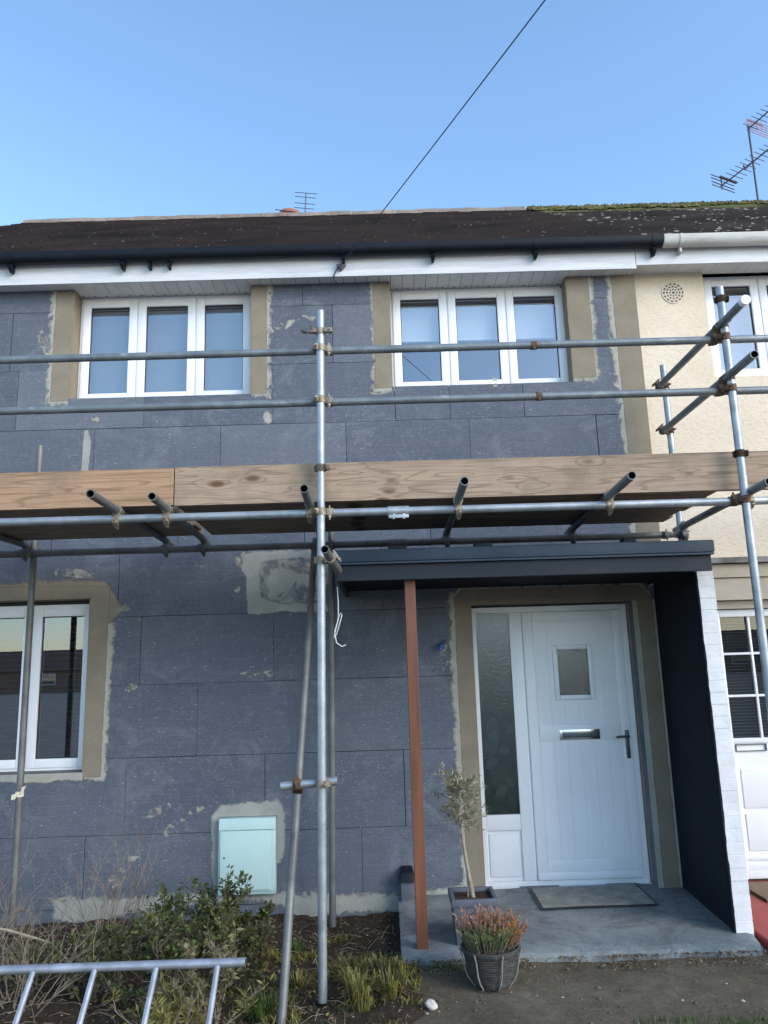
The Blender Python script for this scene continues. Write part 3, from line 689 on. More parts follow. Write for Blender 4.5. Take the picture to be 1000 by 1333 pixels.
# eaves -------------------------------------------------------------------
mb = MB(); mb.box(HX0 - .1, 2.19, -.140, -.122, 4.922, 5.145, .004); mb.box(HX0 - .1, 2.19, -.1455, -.1405, 4.922, 4.962, .002); mb.build('fascia', 'fascia', house)
mb = MB(); x = HX0
while x < 2.18:
    x2 = min(x + .099, 2.185); mb.box(x, x2 - .003, -.1215, .16, 4.9405, 4.95)
    x += .1
mb.slot = 1
for i in range(70):
    xx = HX0 + .05 + i * .1
    if xx < 2.1: mb.box(xx - .012, xx + .012, .125, .131, 4.9385, 4.9403)
mb.build('soffit', ['soffit', 'gasket'], house)
def gutter(mb, x0, x1, yc, zc, r, k=1.5):
    n = 14; prof = [(yc + r * math.cos(a), zc + k * r * math.copysign(abs(math.sin(a)) ** .7, math.sin(a))) for a in [math.pi + math.pi * i / n for i in range(n + 1)]]
    inn = [(yc + (r - .004) * math.cos(a), zc + k * (r - .004) * math.copysign(abs(math.sin(a)) ** .7, math.sin(a))) for a in [math.pi + math.pi * i / n for i in range(n + 1)]][::-1]
    pr = prof + inn; a = [mb.bm.verts.new((x0, p[0], p[1])) for p in pr]; b = [mb.bm.verts.new((x1, p[0], p[1])) for p in pr]
    mb.bridge(a, b); mb.fin([mb.bm.faces.new(a[::-1]), mb.bm.faces.new(b)])
mb = MB(); gutter(mb, HX0 - .1, 2.40, -.20, 5.158, .056)
gut = mb.build('gutter', 'blackgutter', house, True)
for xb in (-2.98, -2.06, -.24, .50, 1.35, 2.33):
    b = MB(); gutter(b, xb - .02, xb + .02, -.20, 5.158, .060)
    b.hexa([(xb - .010, -.19, 5.01), (xb + .010, -.19, 5.01), (xb + .010, -.142, 5.02), (xb - .010, -.142, 5.02), (xb - .02, -.225, 5.06), (xb + .02, -.225, 5.06), (xb + .02, -.142, 5.15), (xb - .02, -.142, 5.15)], .003)
    b.build('bracket', 'blackgutter', gut, True)
b = MB(); gutter(b, -1.86, -1.66, -.20, 5.157, .063); b.box(-1.85, -1.83, -.2, -.142, 5.02, 5.07); b.box(-1.69, -1.67, -.2, -.142, 5.02, 5.07); b.build('union_clip', 'blackgutter', gut, True)

# roof ----------------------------------------------------------------------
EY, EZ, RY, RZ = -.205, 5.178, 3.8, 8.00
def roof(parent, x0, x1, mat, name='roof', tx=.0):
    mb = MB(); n = 46
    L = math.hypot(RY - EY, RZ - EZ); nx = max(1, int((x1 - x0) / .165))
    def pt(t): return EY + (RY - EY) * t, EZ + (RZ - EZ) * t
    for i in range(n):
        y0, z0 = pt(i / n); y1, z1 = pt((i + 1) / n)
        for j in range(nx):
            a, b = x0 + (x1 - x0) * j / nx, x0 + (x1 - x0) * (j + 1) / nx
            lift = .018 + rnd.uniform(0, .012)
            f = mb.face([(a, y0, z0 + lift), (b, y0, z0 + lift), (b, y1, z1 + .003), (a, y1, z1 + .003)])
            for lp, uvv in zip(f.loops, ((a, i * .1), (b, i * .1), (b, i * .1 + .1), (a, i * .1 + .1))): lp[mb.uv].uv = (uvv[0] + (.08 if i % 2 else 0) + tx, uvv[1])
            mb.face([(a, y0, z0 - .002), (b, y0, z0 - .002), (b, y0, z0 + lift), (a, y0, z0 + lift)])
    # underside and rear slope
    mb.face([(x0, RY, RZ), (x1, RY, RZ), (x1, 7.8, EZ), (x0, 7.8, EZ)])
    mb.face([(x0, -.142, EZ - .02), (x1, -.142, EZ - .02), (x1, 7.8, EZ - .02), (x0, 7.8, EZ - .02)])
    mb.face([(x0 + .02, EY + .1, EZ), (x0 + .02, 7.8, EZ), (x0 + .02, RY, RZ - .02)]); mb.face([(x1 - .02, EY + .1, EZ), (x1 - .02, 7.8, EZ), (x1 - .02, RY, RZ - .02)])
    return mb.build(name, mat, parent, normals=False)
rf = roof(house, HX0, PARTY, 'brown_tiles')
mb = MB(); x = HX0
def halfround(mb, x0, x1, r, zc, n=10):
    a = [mb.bm.verts.new((x0, RY + r * math.cos(t), zc + r * 1.0 * math.sin(t))) for t in [math.pi * i / n for i in range(n + 1)]]
    b = [mb.bm.verts.new((x1, RY + r * math.cos(t), zc + r * 1.0 * math.sin(t))) for t in [math.pi * i / n for i in range(n + 1)]]
    mb.fin([mb.bm.faces.new((a[i], a[i + 1], b[i + 1], b[i])) for i in range(n)] + [mb.bm.faces.new(a), mb.bm.faces.new(b[::-1])])
while x < PARTY - .1:
    mb.slot = 0; halfround(mb, x, x + .293, .120, RZ - .075 + rnd.uniform(-.006, .006))
    mb.slot = 1; halfround(mb, x + .291, x + .306, .114, RZ - .075); x += .305
mb.build('ridge', ['ridge', 'pale_mortar'], rf, True)

# ------------------------------------------------------------------ neighbour house
NX1 = 9.0
nb = thing('rendered_house', 'cream pebble dashed house with white gutter joined to the right of the grey house', 'house', (5, .1, 0))
mb = MB(); NO = [(2.83, 4.33, 4.03, 4.985), (2.60, 4.0, -.2, 2.44)]
r = [(PARTY - .018, NX1, 2.44, 4.985), (PARTY - .018, NX1, -.2, 2.44)]
for h in NO: r = subtract(r, h)
for q in r: mb.box(q[0], q[1], .07, .32, q[2], q[3])
mb.box(PARTY + .0, NX1, 7.4, 7.6, -.2, 4.98); mb.box(NX1 - .2, NX1, .33, 7.39, -.2, 4.98); mb.build('wall', 'cream_render', nb)
mb = MB(); mb.box(PARTY, NX1 - .2, 1.6, 1.65, -.1, 4.9); mb.box(PARTY, NX1 - .2, .34, 1.59, 2.6, 2.7); mb.box(PARTY, PARTY + .05, .34, 1.59, -.1, 4.9); mb.build('inner_wall', 'plaster', nb)
mb = MB(); mb.box(2.195, NX1, -.140, -.122, 4.955, 5.145, .003); mb.build('fascia', 'fascia', nb)
mb = MB(); x = 2.20
while x < NX1: mb.box(x, min(x + .097, NX1), -.1215, .10, 4.984, 4.994); x += .1
mb.build('soffit', 'soffit', nb)
mb = MB(); gutter(mb, 2.405, NX1, -.20, 5.162, .058); ng = mb.build('gutter', 'whitegutter', nb, True)
b = MB(); gutter(b, 2.535, 2.565, -.20, 5.162, .063); b.box(2.54, 2.56, -.205, -.142, 5.03, 5.08); b.build('bracket', 'whitegutter', ng, True)
nrf = roof(nb, PARTY + .002, NX1, 'lichen_tiles', tx=.05)
mb = MB()
for i in range(9000):
    x = rnd.uniform(2.2, 8.0); u = rnd.random() ** 1.6 * .3
    lim = .14 + .13 * noise.noise(Vector((x * 1.1, 3, 0))) + .07 * noise.noise(Vector((x * 5, 1, 0)))
    if x > 3.1: lim *= .75
    if u > lim or noise.noise(Vector((x * 3, y * 9, 4))) < -.22: continue
    t = 1 - u; y, z = EY + (RY - EY) * t, EZ + (RZ - EZ) * t + .02
    s = rnd.uniform(.02, .05); mb.tv = rnd.random()
    a = rnd.uniform(0, 6.28); hgt_ = s * rnd.uniform(.6, 1.3)
    p = Vector((x, y - .01, z)); q = [p + Vector((s * math.cos(a + k * 2.094), s * math.sin(a + k * 2.094) * .8, 0)) for k in range(3)]; tp = p + Vector((0, 0, hgt_))
    for k in range(3): mb.face([q[k], q[(k + 1) % 3], tp])
for i in range(260):
    x = 2.2 + i * .024; halfround(mb, x, x + .025, .09 + .03 * noise.noise(Vector((x * 4, 0, 0))), RZ - .07 + .03 * noise.noise(Vector((x * 7, 2, 0))) + .02 * noise.noise(Vector((x * 23, 2, 0))), 6)
tag(mb.build('moss', 'moss', nrf), kind='stuff')
nw = window(nb, 2.83, 4.33, 4.035, 4.98, 3, y=.15)
mb = MB(); z = 4.83
while z > 4.1:
    mb.hexa([(2.9, .285, z - .022), (4.26, .285, z - .022), (4.26, .287, z - .022), (2.9, .287, z - .022), (2.9, .270, z), (4.26, .270, z), (4.26, .272, z), (2.9, .272, z)]); z -= .024
mb.build('blind', 'blind', nw)
# round vent with rings of slots
mb = MB(); vx, vz = 2.56, 4.80
mb.cyl((vx, .0705, vz), (vx, .063, vz), .098, n=32); mb.slot = 1
for rr, k, w in ((.030, 8, .55), (.055, 12, .6), (.080, 14, .6)):
    for i in range(k):
        a0 = (i - w / 2) * 6.2832 / k; a1 = (i + w / 2) * 6.2832 / k
        pts = [(vx + (rr - .0065) * math.cos(a0 + (a1 - a0) * j / 4), vz + (rr - .0065) * math.sin(a0 + (a1 - a0) * j / 4)) for j in range(5)] + [(vx + (rr + .0065) * math.cos(a1 - (a1 - a0) * j / 4), vz + (rr + .0065) * math.sin(a1 - (a1 - a0) * j / 4)) for j in range(5)]
        mb.poly(pts, .0615, .0640)
mb.poly([(vx + .012 * math.cos(k * .785), vz + .012 * math.sin(k * .785)) for k in range(8)], .0615, .0640)
mb.build('vent_grille', ['cream_render', 'gasket'], nb)
# doorway of the neighbour
mb = MB(); mb.box(2.24, 4.4, -.06, .0695, 2.455, 2.50, .006); mb.build('ledge', 'lead', nb)
mb = MB(); mb.box(2.24, 4.4, -.02, .0690, 2.345, 2.450, .004); mb.box(2.56, 4.2, -.005, .0692, 2.17, 2.342, .004); mb.box(2.56, 4.2, .045, .12, 2.105, 2.167, .004); mb.build('lintel', 'buff', nb)
mb = MB(); bars(mb, 2.59, 3.52, .13, 2.10, .055, .08, .14, .004)
ndr = mb.build('front_door', 'upvc', nb, True)
mb = MB(); mb.box(2.645, 3.465, .10, .135, .185, 1.125); mb.box(2.68, 3.43, .092, .10, .62, .90, .004); mb.box(2.68, 3.43, .092, .10, .32, .58, .004); mb.box(2.645, 3.465, .086, .10, .185, .235, .006); mb.box(2.645, 3.465, .086, .10, .255, .285, .006); mb.box(2.645, 3.465, .088, .10, 1.09, 1.125, .003)
for xg in (2.876, 3.12, 3.36): mb.box(xg - .009, xg + .009, .095, .12, 1.126, 2.044, .003)
for zg in (1.44, 1.76): mb.box(2.646, 3.464, .097, .121, zg - .009, zg + .009, .003)
mb.build('door_leaf', 'upvc', ndr, True)
mb = MB(); mb.box(2.646, 3.464, .122, .126, 1.126, 2.044); mb.build('pane', 'dull_glass', ndr)
mb = MB(); z = 2.02
while z > 1.13: mb.box(2.65, 3.46, .15, .17, z, z + .003); z -= .024
mb.build('blind', 'venetian', ndr)
mb = MB(); bars(mb, 2.66, 2.895, 1.03, 1.082, .005, .086, .0995, 0); mb.build('letter_plate', 'darkmetal', ndr)
mb = MB(); mb.box(2.192, 4.4, -1.27, .09, -.1, .115, .012); tag(mb.build('doorstep', 'redpaint'), 'red painted doorstep beside the white brick pier', 'step')
mb = MB(); mb.box(2.52, 3.3, -.44, -.02, .1155, .135, .004); tag(mb.build('doormat', 'coir'), 'brown coir doormat on the red painted step', 'doormat')

# ------------------------------------------------------------------ porch
mb = MB(); top = [(2.06, -.975), (2.172, -.975), (2.19, -.02), (2.115, -.02)]
mb.hexa([(2.066, -.955, .02), (2.17, -.955, .02), (2.185, -.012, .02), (2.118, -.012, .02), (2.066, -.955, 2.322), (2.17, -.955, 2.322), (2.185, -.012, 2.322), (2.118, -.012, 2.322)])
pw = thing('porch_wall', 'narrow brick side wall of the porch, black inside with a white painted brick end', 'wall', (2.12, -.5, 0))
mb.build('wall', 'blackpaint', pw)
mb = MB(); z = .03; i = 0
while z < 2.28:
    h = min(.0725, 2.297 - z)
    j = rnd.uniform(-.003, .003); mb.box(2.062 + j, 2.174 + rnd.uniform(-.002, .002), -.985 + rnd.uniform(-.002, .002), -.9555, z + .0012, z + h - .0012, .0013); z += .0745
mb.box(2.0665, 2.170, -.9815, -.956, .025, 2.297)
mb.build('brick_end', 'whitebrick', pw)
# ragged black paint line lapping on to the white bricks
mb = MB(); mb.poly(rough_edge([(2.056, .10), (2.0665, .10), (2.0665, 2.29), (2.056, 2.29)], .007, .008, 3, (3,)), -.9885, -.956); mb.build('paint_edge', 'blackpaint', pw)

pc = thing('porch_canopy', 'black painted timber porch roof over the white front door with a red brown post', 'porch', (.9, -.6, 2.28))
mb = MB(); mb.box(-.285, 2.10, -1.15, -1.12, 2.278, 2.378, .003); mb.box(-.285, -.255, -1.1195, -.003, 2.28, 2.378, .003); mb.box(2.072, 2.10, -1.1195, .06, 2.31, 2.378, .003); mb.build('fascia_board', 'blacktimber', pc)
mb = MB(); mb.hexa([(-.31, -1.185, 2.392), (2.118, -1.185, 2.392), (2.118, -.001, 2.43), (-.31, -.001, 2.43), (-.31, -1.185, 2.472), (2.118, -1.185, 2.472), (2.118, -.001, 2.535), (-.31, -.001, 2.535)], .014)
mb.box(-.30, 2.11, -1.18, -1.12, 2.379, 2.391)
rc = mb.build('roof', 'felt', pc, True)
mb = MB(); mb.hexa([(-.31, -.02, 2.537), (2.118, -.02, 2.537), (2.118, -.0085, 2.535), (-.31, -.0085, 2.535), (-.31, -.012, 2.60), (2.118, -.012, 2.60), (2.118, -.0085, 2.60), (-.31, -.0085, 2.60)]); mb.build('flashing', 'felt', rc)
mb = MB(); mb.box(-.254, 2.0715, -1.119, -.008, 2.325, 2.345)
mb.build('ceiling', 'blackpaint', pc)
mb = MB(); mb.box(.146, .214, -1.085, -1.017, .10, 2.281, .003); mb.build('post', 'post', pc)
# oddments lying on the porch roof
for (x, w, lab) in ((.62, .14, 'small dark roofing offcut lying on the porch roof near its middle'), (1.62, .11, 'small dark roofing offcut lying on the right end of the porch roof')):
    mb = MB(); mb.hexa([(x, -.9, 2.496), (x + w, -.9, 2.496), (x + w, -.8, 2.501), (x, -.8, 2.501), (x + .02, -.89, 2.542), (x + w - .01, -.89, 2.545), (x + w - .015, -.81, 2.55), (x + .015, -.81, 2.545)], .008)
    based(mb, 'roofing_offcut', 'felt', lab, 'offcut', (x + w / 2, -.85, 2.498), 'offcuts on the porch roof')

# step ------------------------------------------------------------------
mb = MB()
def stepz(x, y): return .112 + (y) * -.002 + .006 * noise.noise(Vector((x * 2, y * 2, 0)))
nx, ny = 60, 40; g = []
for i in range(nx + 1):
    rw = []
    for j in range(ny + 1):
        y = -1.185 + (1.185 + .145) * j / ny; x = .055 + (2.16 - .055) * i / nx
        if j == 0: y += .03 * noise.noise(Vector((x * 5, 1, 0))) + .012 * noise.noise(Vector((x * 25, 1, 0)))
        if i == 0: x += .012 * noise.noise(Vector((y * 9, 4, 0)))
        if i == nx and y < -1.0: x -= .04 * (-1.0 - y) / .19
        rw.append(mb.bm.verts.new((x, y, stepz(x, y) - (.010 if j == 0 or i in (0, nx) else 0))))
    g.append(rw)
mb.fin([mb.bm.faces.new((g[i][j], g[i + 1][j], g[i + 1][j + 1], g[i][j + 1])) for i in range(nx) for j in range(ny)])
edge = [g[i][0] for i in range(nx + 1)]; low = [mb.bm.verts.new((v.co.x, v.co.y - .012 - .02 * abs(noise.noise(Vector((v.co.x * 11, 2, 0)))), -.05)) for v in edge]
mb.fin([mb.bm.faces.new((low[i], low[i + 1], edge[i + 1], edge[i])) for i in range(nx)])
for side in (0, nx):
    e2 = g[side]; lo = [mb.bm.verts.new((v.co.x, v.co.y, -.05)) for v in e2]
    mb.fin([mb.bm.faces.new((lo[j], e2[j], e2[j + 1], lo[j + 1])) for j in range(ny)])
tag(mb.build('doorstep', 'step', smooth=True), 'worn blue grey concrete doorstep under the porch', 'step')
mb = MB()
def matp(u, v): return Vector((1.0 + .01 * v + u * (.80 - .0 * v), -.46 + v * .52 + .03 * u, 0))
n = 16
def mat_sheet(mb, u0, u1, v0, v1, dz):
    g = [[None] * (n + 1) for _ in range(n + 1)]
    for i in range(n + 1):
        for j in range(n + 1):
            p = matp(u0 + (u1 - u0) * i / n, v0 + (v1 - v0) * j / n)
            g[i][j] = mb.bm.verts.new((p.x, p.y, stepz(p.x, p.y) + dz + .004 * noise.noise(p * 4)))
    mb.fin([mb.bm.faces.new((g[i][j], g[i + 1][j], g[i + 1][j + 1], g[i][j + 1])) for i in range(n) for j in range(n)])
mat_sheet(mb, 0, 1, 0, 1, .009); mb.slot = 1; mat_sheet(mb, .025, .975, .035, .965, .0135)
tag(mb.build('doormat', ['rubber', 'matgrey'], smooth=True), 'grey doormat with dark rubber border in front of the white door', 'doormat')

# small things on the wall ----------------------------------------------------
mt = thing('meter_box', 'pale mint green meter cabinet set in the grey wall', 'meter box', (-1.03, 0, .18))
mb = MB(); mb.box(-1.24, -.825, -.055, .06, .185, .685, .006); mb.slot = 1; mb.box(-1.24, -.825, -.05, .05, .165, .1845, .003); mb.build('frame', ['mint', 'mintdark'], mt, True)
mb = MB(); mb.box(-1.225, -.862, -.068, -.0555, .20, .602, .004); mb.slot = 1; mb.cyl((-1.195, -.067, .42), (-1.195, -.0695, .42), .007); mb.build('door', ['mint', 'gasket'], mt, True)
mb = MB(); mb.hexa([(-1.235, -.072, .608), (-.83, -.072, .608), (-.83, -.0555, .608), (-1.235, -.0555, .608), (-1.235, -.060, .68), (-.83, -.060, .68), (-.83, -.0555, .68), (-1.235, -.0555, .68)], .003); mb.build('hood', 'mint', mt, True)
mb = MB(); mb.path([(.445, .02, 1.905), (.446, -.02, 1.90), (.440, -.045, 1.885), (.430, -.05, 1.85)], .014, 10); mb.slot = 1; mb.cyl((.462, -.001, 1.915), (.462, -.004, 1.915), .02); mb.box(.42, .44, -.054, -.03, 1.87, 1.90, .004)
based(mb, 'cable_stub', ['blue', 'gasket'], 'short blue cable end poking out of the grey wall left of the front door', 'cable', (.445, 0, 1.9), smooth=True)
mb = MB(); pts = [(-.29, -1.0, 2.26), (-.285, -1.0, 2.15), (-.287, -1.0, 2.05), (-.31, -1.0, 1.98), (-.315, -1.0, 1.93), (-.30, -1.01, 1.95), (-.275, -1.02, 2.03), (-.262, -1.02, 2.075), (-.268, -1.02, 2.09), (-.285, -1.02, 2.06), (-.31, -1.02, 1.96), (-.30, -1.02, 1.90), (-.265, -1.02, 1.875), (-.24, -1.02, 1.885)]
mb.path(pts, .0035, 6)
based(mb, 'wire', 'wire', 'thin white curled wire dangling from the left end of the black porch roof', 'wire', (-.29, -1.0, 2.26), smooth=True)
bx = thing('wall_tap_box', 'small grey box with dark cap on the wall behind the foot of the brown post', 'box', (.12, -.1, .06))
mb = MB(); mb.box(.075, .17, -.13, -.008, .08, .235, .006); mb.build('body', 'planter', bx, True)
mb = MB(); mb.hexa([(.06, -.15, .236), (.185, -.15, .236), (.185, -.009, .236), (.06, -.009, .236), (.08, -.12, .30), (.16, -.12, .30), (.16, -.009, .32), (.08, -.009, .32)], .008); mb.build('cap', 'blackgutter', bx, True)

# ------------------------------------------------------------------ scaffold
sc = thing('scaffold', 'galvanised tube scaffold with two guard rails and a boarded deck across the grey house', 'scaffold', (-.3, -.9, 0))
TR = .02415
YO, YI = -1.55, -.25
def tube(name, p0, p1, mat='tube', label=None):
    mb = MB(); mb.pipe(p0, p1, TR); o = mb.build(name, [mat, 'bore'], sc, True)
    if label: o['label'] = label
    return o
def coupler(par, p, da, q, db, mat='coupler', bolt=(1, 0, 0)):
    """clamp round tube a at p (direction da) and tube b at q (direction db)"""
    mb = MB(); p, q, da, db = Vector(p), Vector(q), Vector(da).normalized(), Vector(db).normalized(); bolt = Vector(bolt)
    for c, d in ((p, da), (q, db)):
        mb.cyl(c - d * .022, c + d * .022, TR + .0055, n=18)
        o = bolt - d * bolt.dot(d)
        if o.length < .1: o = MB.frame(d)[0]
        o.normalize(); w = d.cross(o)
        b = c + o * (TR + .012)
        mb.hexa([tuple(b + d * (sx * .016) + w * (sy * .020) + o * sz) for sz in (-.014, .010) for sx, sy in ((-1, -1), (1, -1), (1, 1), (-1, 1))], .003)
        mb.cyl(b - w * .038 + o * .002, b + w * .048 + o * .002, .0055, n=8); mb.cyl(b + w * .024 + o * .002, b + w * .036 + o * .002, .0115, n=6)
        mb.cyl(c - o * (TR + .010) - d * .018, c - o * (TR + .010) + d * .018, .008, n=8)
    m = (p + q) / 2; dd = (q - p)
    if dd.length > .01: mb.cyl(p + dd * .35, p + dd * .65, .018, n=10)
    mb.build('coupler', mat, par, True)
Z1, Z2, ZL, ZT = 3.68, 3.345, 2.65, 2.698
gr1 = tube('guard_rail', (-5.2, YO + .05, Z1 - .004), (4.2, YO + .05, Z1 + .006), 'railtube'); gr2 = tube('guard_rail', (-5.2, YO + .05, Z2), (4.2, YO + .05, Z2), 'railtube')
lo = tube('ledger', (-5.2, YO + .05, ZL), (4.2, YO + .05, ZL)); li = tube('ledger', (-5.2, YI - .05, ZL), (2.19, YI - .05, ZL), 'oldtube')
s_c = tube('standard', (-.372, YO, .03), (-.335, YO, 3.925)); s_r = tube('standard', (2.165, YO, .01), (2.172, YO, 4.01)); s_l = tube('standard', (-2.615, YI, 0), (-2.622, YI, 3.50), 'oldtube')
s_b = tube('standard', (-.405, YI, .0), (-.37, YI, 2.84), 'oldtube'); s_i = tube('standard', (2.285, YI, .0), (2.28, YI, 4.02)); s_o = tube('standard', (-4.6, YO, 0), (-4.6, YO, 4.0))
def xs(z): return -.372 + (.037) * (z - .03) / 3.895
for z, tubeo in ((Z1, gr1), (Z2, gr2), (ZL, lo)):
    coupler(s_c, (xs(z), YO, z + .0), (0, 0, 1), (xs(z) + .05, YO + .05, z), (1, 0, 0), 'coupler', (-1, -.5, 0))
    coupler(s_r, (2.17, YO, z), (0, 0, 1), (2.115, YO + .05, z), (1, 0, 0), 'rustcoupler', (-1, -.4, .2))
# free clamp and cap near the top of the middle standard
mb = MB(); c = Vector((xs(3.79), YO, 3.79)); mb.cyl(c - Vector((0, 0, .02)), c + Vector((0, 0, .02)), TR + .006, n=18); mb.box(c.x + .02, c.x + .075, c.y - .03, c.y + .0, c.z - .014, c.z + .014, .003); mb.cyl((c.x + .06, c.y - .045, c.z), (c.x + .06, c.y + .03, c.z), .006, n=8)
a0 = Vector((c.x - .085, c.y - .03, c.z + .01)); n_ = 10; dvec = Vector((.03, -.075, -.02)).normalized(); u, v = Vector((.94, .3, .15)).normalized(), Vector((-.1, -.2, .97)).normalized()
for k, rr in ((0, .029), (1, .024)): pass
ra = [mb.bm.verts.new(a0 + u * (.030 * math.cos(t)) + v * (.030 * math.sin(t)) - dvec * .035) for t in [math.pi + math.pi * 1.15 * i / n_ for i in range(n_ + 1)]]
rb = [mb.bm.verts.new(a0 + u * (.030 * math.cos(t)) + v * (.030 * math.sin(t)) + dvec * .035) for t in [math.pi + math.pi * 1.15 * i / n_ for i in range(n_ + 1)]]
mb.fin([mb.bm.faces.new((ra[i], ra[i + 1], rb[i + 1], rb[i])) for i in range(n_)])
mb.box(c.x - .07, c.x - .02, c.y - .02, c.y + .01, c.z - .012, c.z + .012, .003)
mb.build('coupler', 'coupler', s_c, True)
coupler(s_c, (xs(2.91), YO, 2.915), (0, 0, 1), (xs(2.91), YO, 2.915), (0, 0, 1), 'coupler', (1, -.3, 0))
coupler(s_r, (2.171, YO, 2.93), (0, 0, 1), (2.171, YO, 2.93), (0, 0, 1), 'rustcoupler', (1, -.3, 0))
coupler(s_r, (2.172, YO, 3.93), (0, 0, 1), (2.172, YO, 3.93), (0, 0, 1), 'rustcoupler', (1, -.3, 0))
# transoms poking out in front of the ledger
TRN = [(-1.553, -1.97, -1.613, 'oldtube'), (-1.252, -1.87, -1.335, 'oldtube'), (-.405, -1.95, -.455, 'oldtube'), (.457, -2.02, .505, 'railtube'), (1.345, -2.04, 1.455, 'railtube'), (2.195, -1.80, 2.30, 'railtube'), (-2.66, -1.62, -2.66, 'oldtube'), (-3.6, -1.85, -3.6, 'oldtube')]
for xf, yf, xb, m in TRN:
    t_ = tube('transom', (xf, yf, ZT + .0), (xb, -.10, ZT + .018), m); dd = Vector((xb - xf, -.1 - yf, .018))
    xo = xf + (xb - xf) * (YO + .05 - yf) / (-.1 - yf)
    k_ = (YO + .05 - yf) / (-.1 - yf)
    coupler(t_, (xo, YO + .05, ZT + .018 * k_), dd, (xo, YO + .05, ZL), (1, 0, 0), 'coupler', (0, -.7, -1))
    xi = xf + (xb - xf) * (YI - .05 - yf) / (-.1 - yf)
    coupler(t_, (xi, YI - .05, ZT + .014), dd, (xi, YI - .05, ZL), (1, 0, 0), 'oldtube', (0, -.6, -1))
# return rails at the right end
for za, zb, xb_, xf_, yf_ in ((3.845, 3.735, 2.232, 2.125, -1.93), (3.478, 3.398, 2.226, 2.128, -1.95)):
    t_ = tube('return_rail', (xb_, YI + .02, za), (xf_, yf_, zb), 'railtube'); dd = Vector((xf_ - xb_, yf_ - YI, zb - za))
    k_ = (YI - .01 - YI) / (yf_ - YI)
    coupler(t_, (xb_, YI - .02, za), dd, (2.282, YI, za), (0, 0, 1), 'rustcoupler', (-.4, -1, .3)); 
    k_ = (YO + .04 - YI) / (yf_ - YI); coupler(t_, (xb_ + (xf_ - xb_) * k_, YO + .04, za + (zb - za) * k_), dd, (2.168, YO, za + (zb - za) * k_), (0, 0, 1), 'rustcoupler', (-.3, -.6, -1))
    if za > 3.6:
        m2 = MB(); d2 = dd.normalized(); e_ = Vector((xf_, yf_, zb)); m2.cyl(e_ - d2 * .03, e_ + d2 * .012, TR + .004, n=18); m2.build('end_cap', 'upvc', t_, True)
# brace, its stub, and the stub under the deck
br_a, br_b = Vector((-.492, -.27, 2.70)), Vector((-.562, -1.76, .0))
br = tube('brace', br_a, br_b, 'oldtube'); kz = (1.085 - br_a.z) / (br_b.z - br_a.z); bp_ = br_a.lerp(br_b, kz)
sb = tube('stub_tube', (bp_.x - .06, -1.50, 1.105), (-.278, -1.50, 1.125)); coupler(sb, (bp_.x + .03, -1.50, 1.108), (1, 0, 0), (bp_.x + .03, -1.46, 1.085), br_b - br_a, 'rustcoupler', (-.3, -1, 1)); coupler(sb, (xs(1.1), -1.50, 1.118), (1, 0, 0), (xs(1.1), YO, 1.118), (0, 0, 1), 'coupler', (1, -.6, 0))
coupler(br, br_a + (br_b - br_a) * .025, br_b - br_a, (-.49, YI - .05, ZL), (1, 0, 0), 'oldtube', (0, -1, 0))
sb2 = tube('stub_tube', (-.312, -1.76, 2.392), (-.262, -1.33, 2.325), 'oldtube'); coupler(sb2, (-.29, -1.58, 2.362), (.05, .43, -.07), (xs(2.36), YO, 2.362), (0, 0, 1), 'coupler', (1, -.3, .7))
coupler(s_l, (-2.62, YI, ZL), (0, 0, 1), (-2.62, YI - .05, ZL), (1, 0, 0), 'oldtube', (1, -.3, 0)); coupler(s_b, (-.372, YI, ZL), (0, 0, 1), (-.372, YI - .05, ZL), (1, 0, 0), 'oldtube', (1, -.3, 0)); coupler(s_i, (2.283, YI, ZL), (0, 0, 1), (2.14, YI - .05, ZL), (1, 0, 0), 'oldtube', (-1, -.3, 0))
# sleeves joining tubes
def sleeve(par, x, y, z, mat, L=.13):
    mb = MB(); mb.cyl((x - L / 2, y, z), (x + L / 2, y, z), TR + .006, n=20); mb.box(x - L / 2 + .005, x + L / 2 - .005, y - .026, y - .006, z - .046, z - .026, .003)
    for k in (-.03, .03): mb.cyl((x + k, y - .016, z - .05), (x + k, y - .016, z - .02), .009, n=6)
    mb.build('sleeve', mat, par, True)
sleeve(lo, .112, YO + .05, ZL, 'tube'); sleeve(li, .125, YI - .05, ZL, 'oldtube', .15)
for par, x, z in ((gr1, .99, Z1), (gr2, 1.0, Z2)):
    mb = MB(); mb.cyl((x - .018, YO + .05, z), (x + .018, YO + .05, z), TR + .003, n=18); mb.cyl((x, YO + .03, z - .035), (x, YO + .03, z), .006, n=8); mb.build('coupler', 'rustcoupler', par, True)
mb = MB(); zc = .93; mb.cyl((-2.6165, YI, zc - .018), (-2.6165, YI, zc + .018), TR + .004, n=16)
mb.hexa([(-2.60, -.285, zc + .0), (-2.585, -.285, zc), (-2.585, -.28, zc), (-2.60, -.28, zc), (-2.585, -.29, zc + .05), (-2.555, -.295, zc + .06), (-2.555, -.285, zc + .06), (-2.585, -.285, zc + .05)])
mb.hexa([(-2.66, -.285, zc - .035), (-2.63, -.285, zc - .03), (-2.63, -.28, zc - .03), (-2.66, -.28, zc - .035), (-2.655, -.285, zc - .0), (-2.62, -.285, zc + .01), (-2.62, -.28, zc + .01), (-2.655, -.28, zc)])
mb.build('tape', 'tape', s_l)

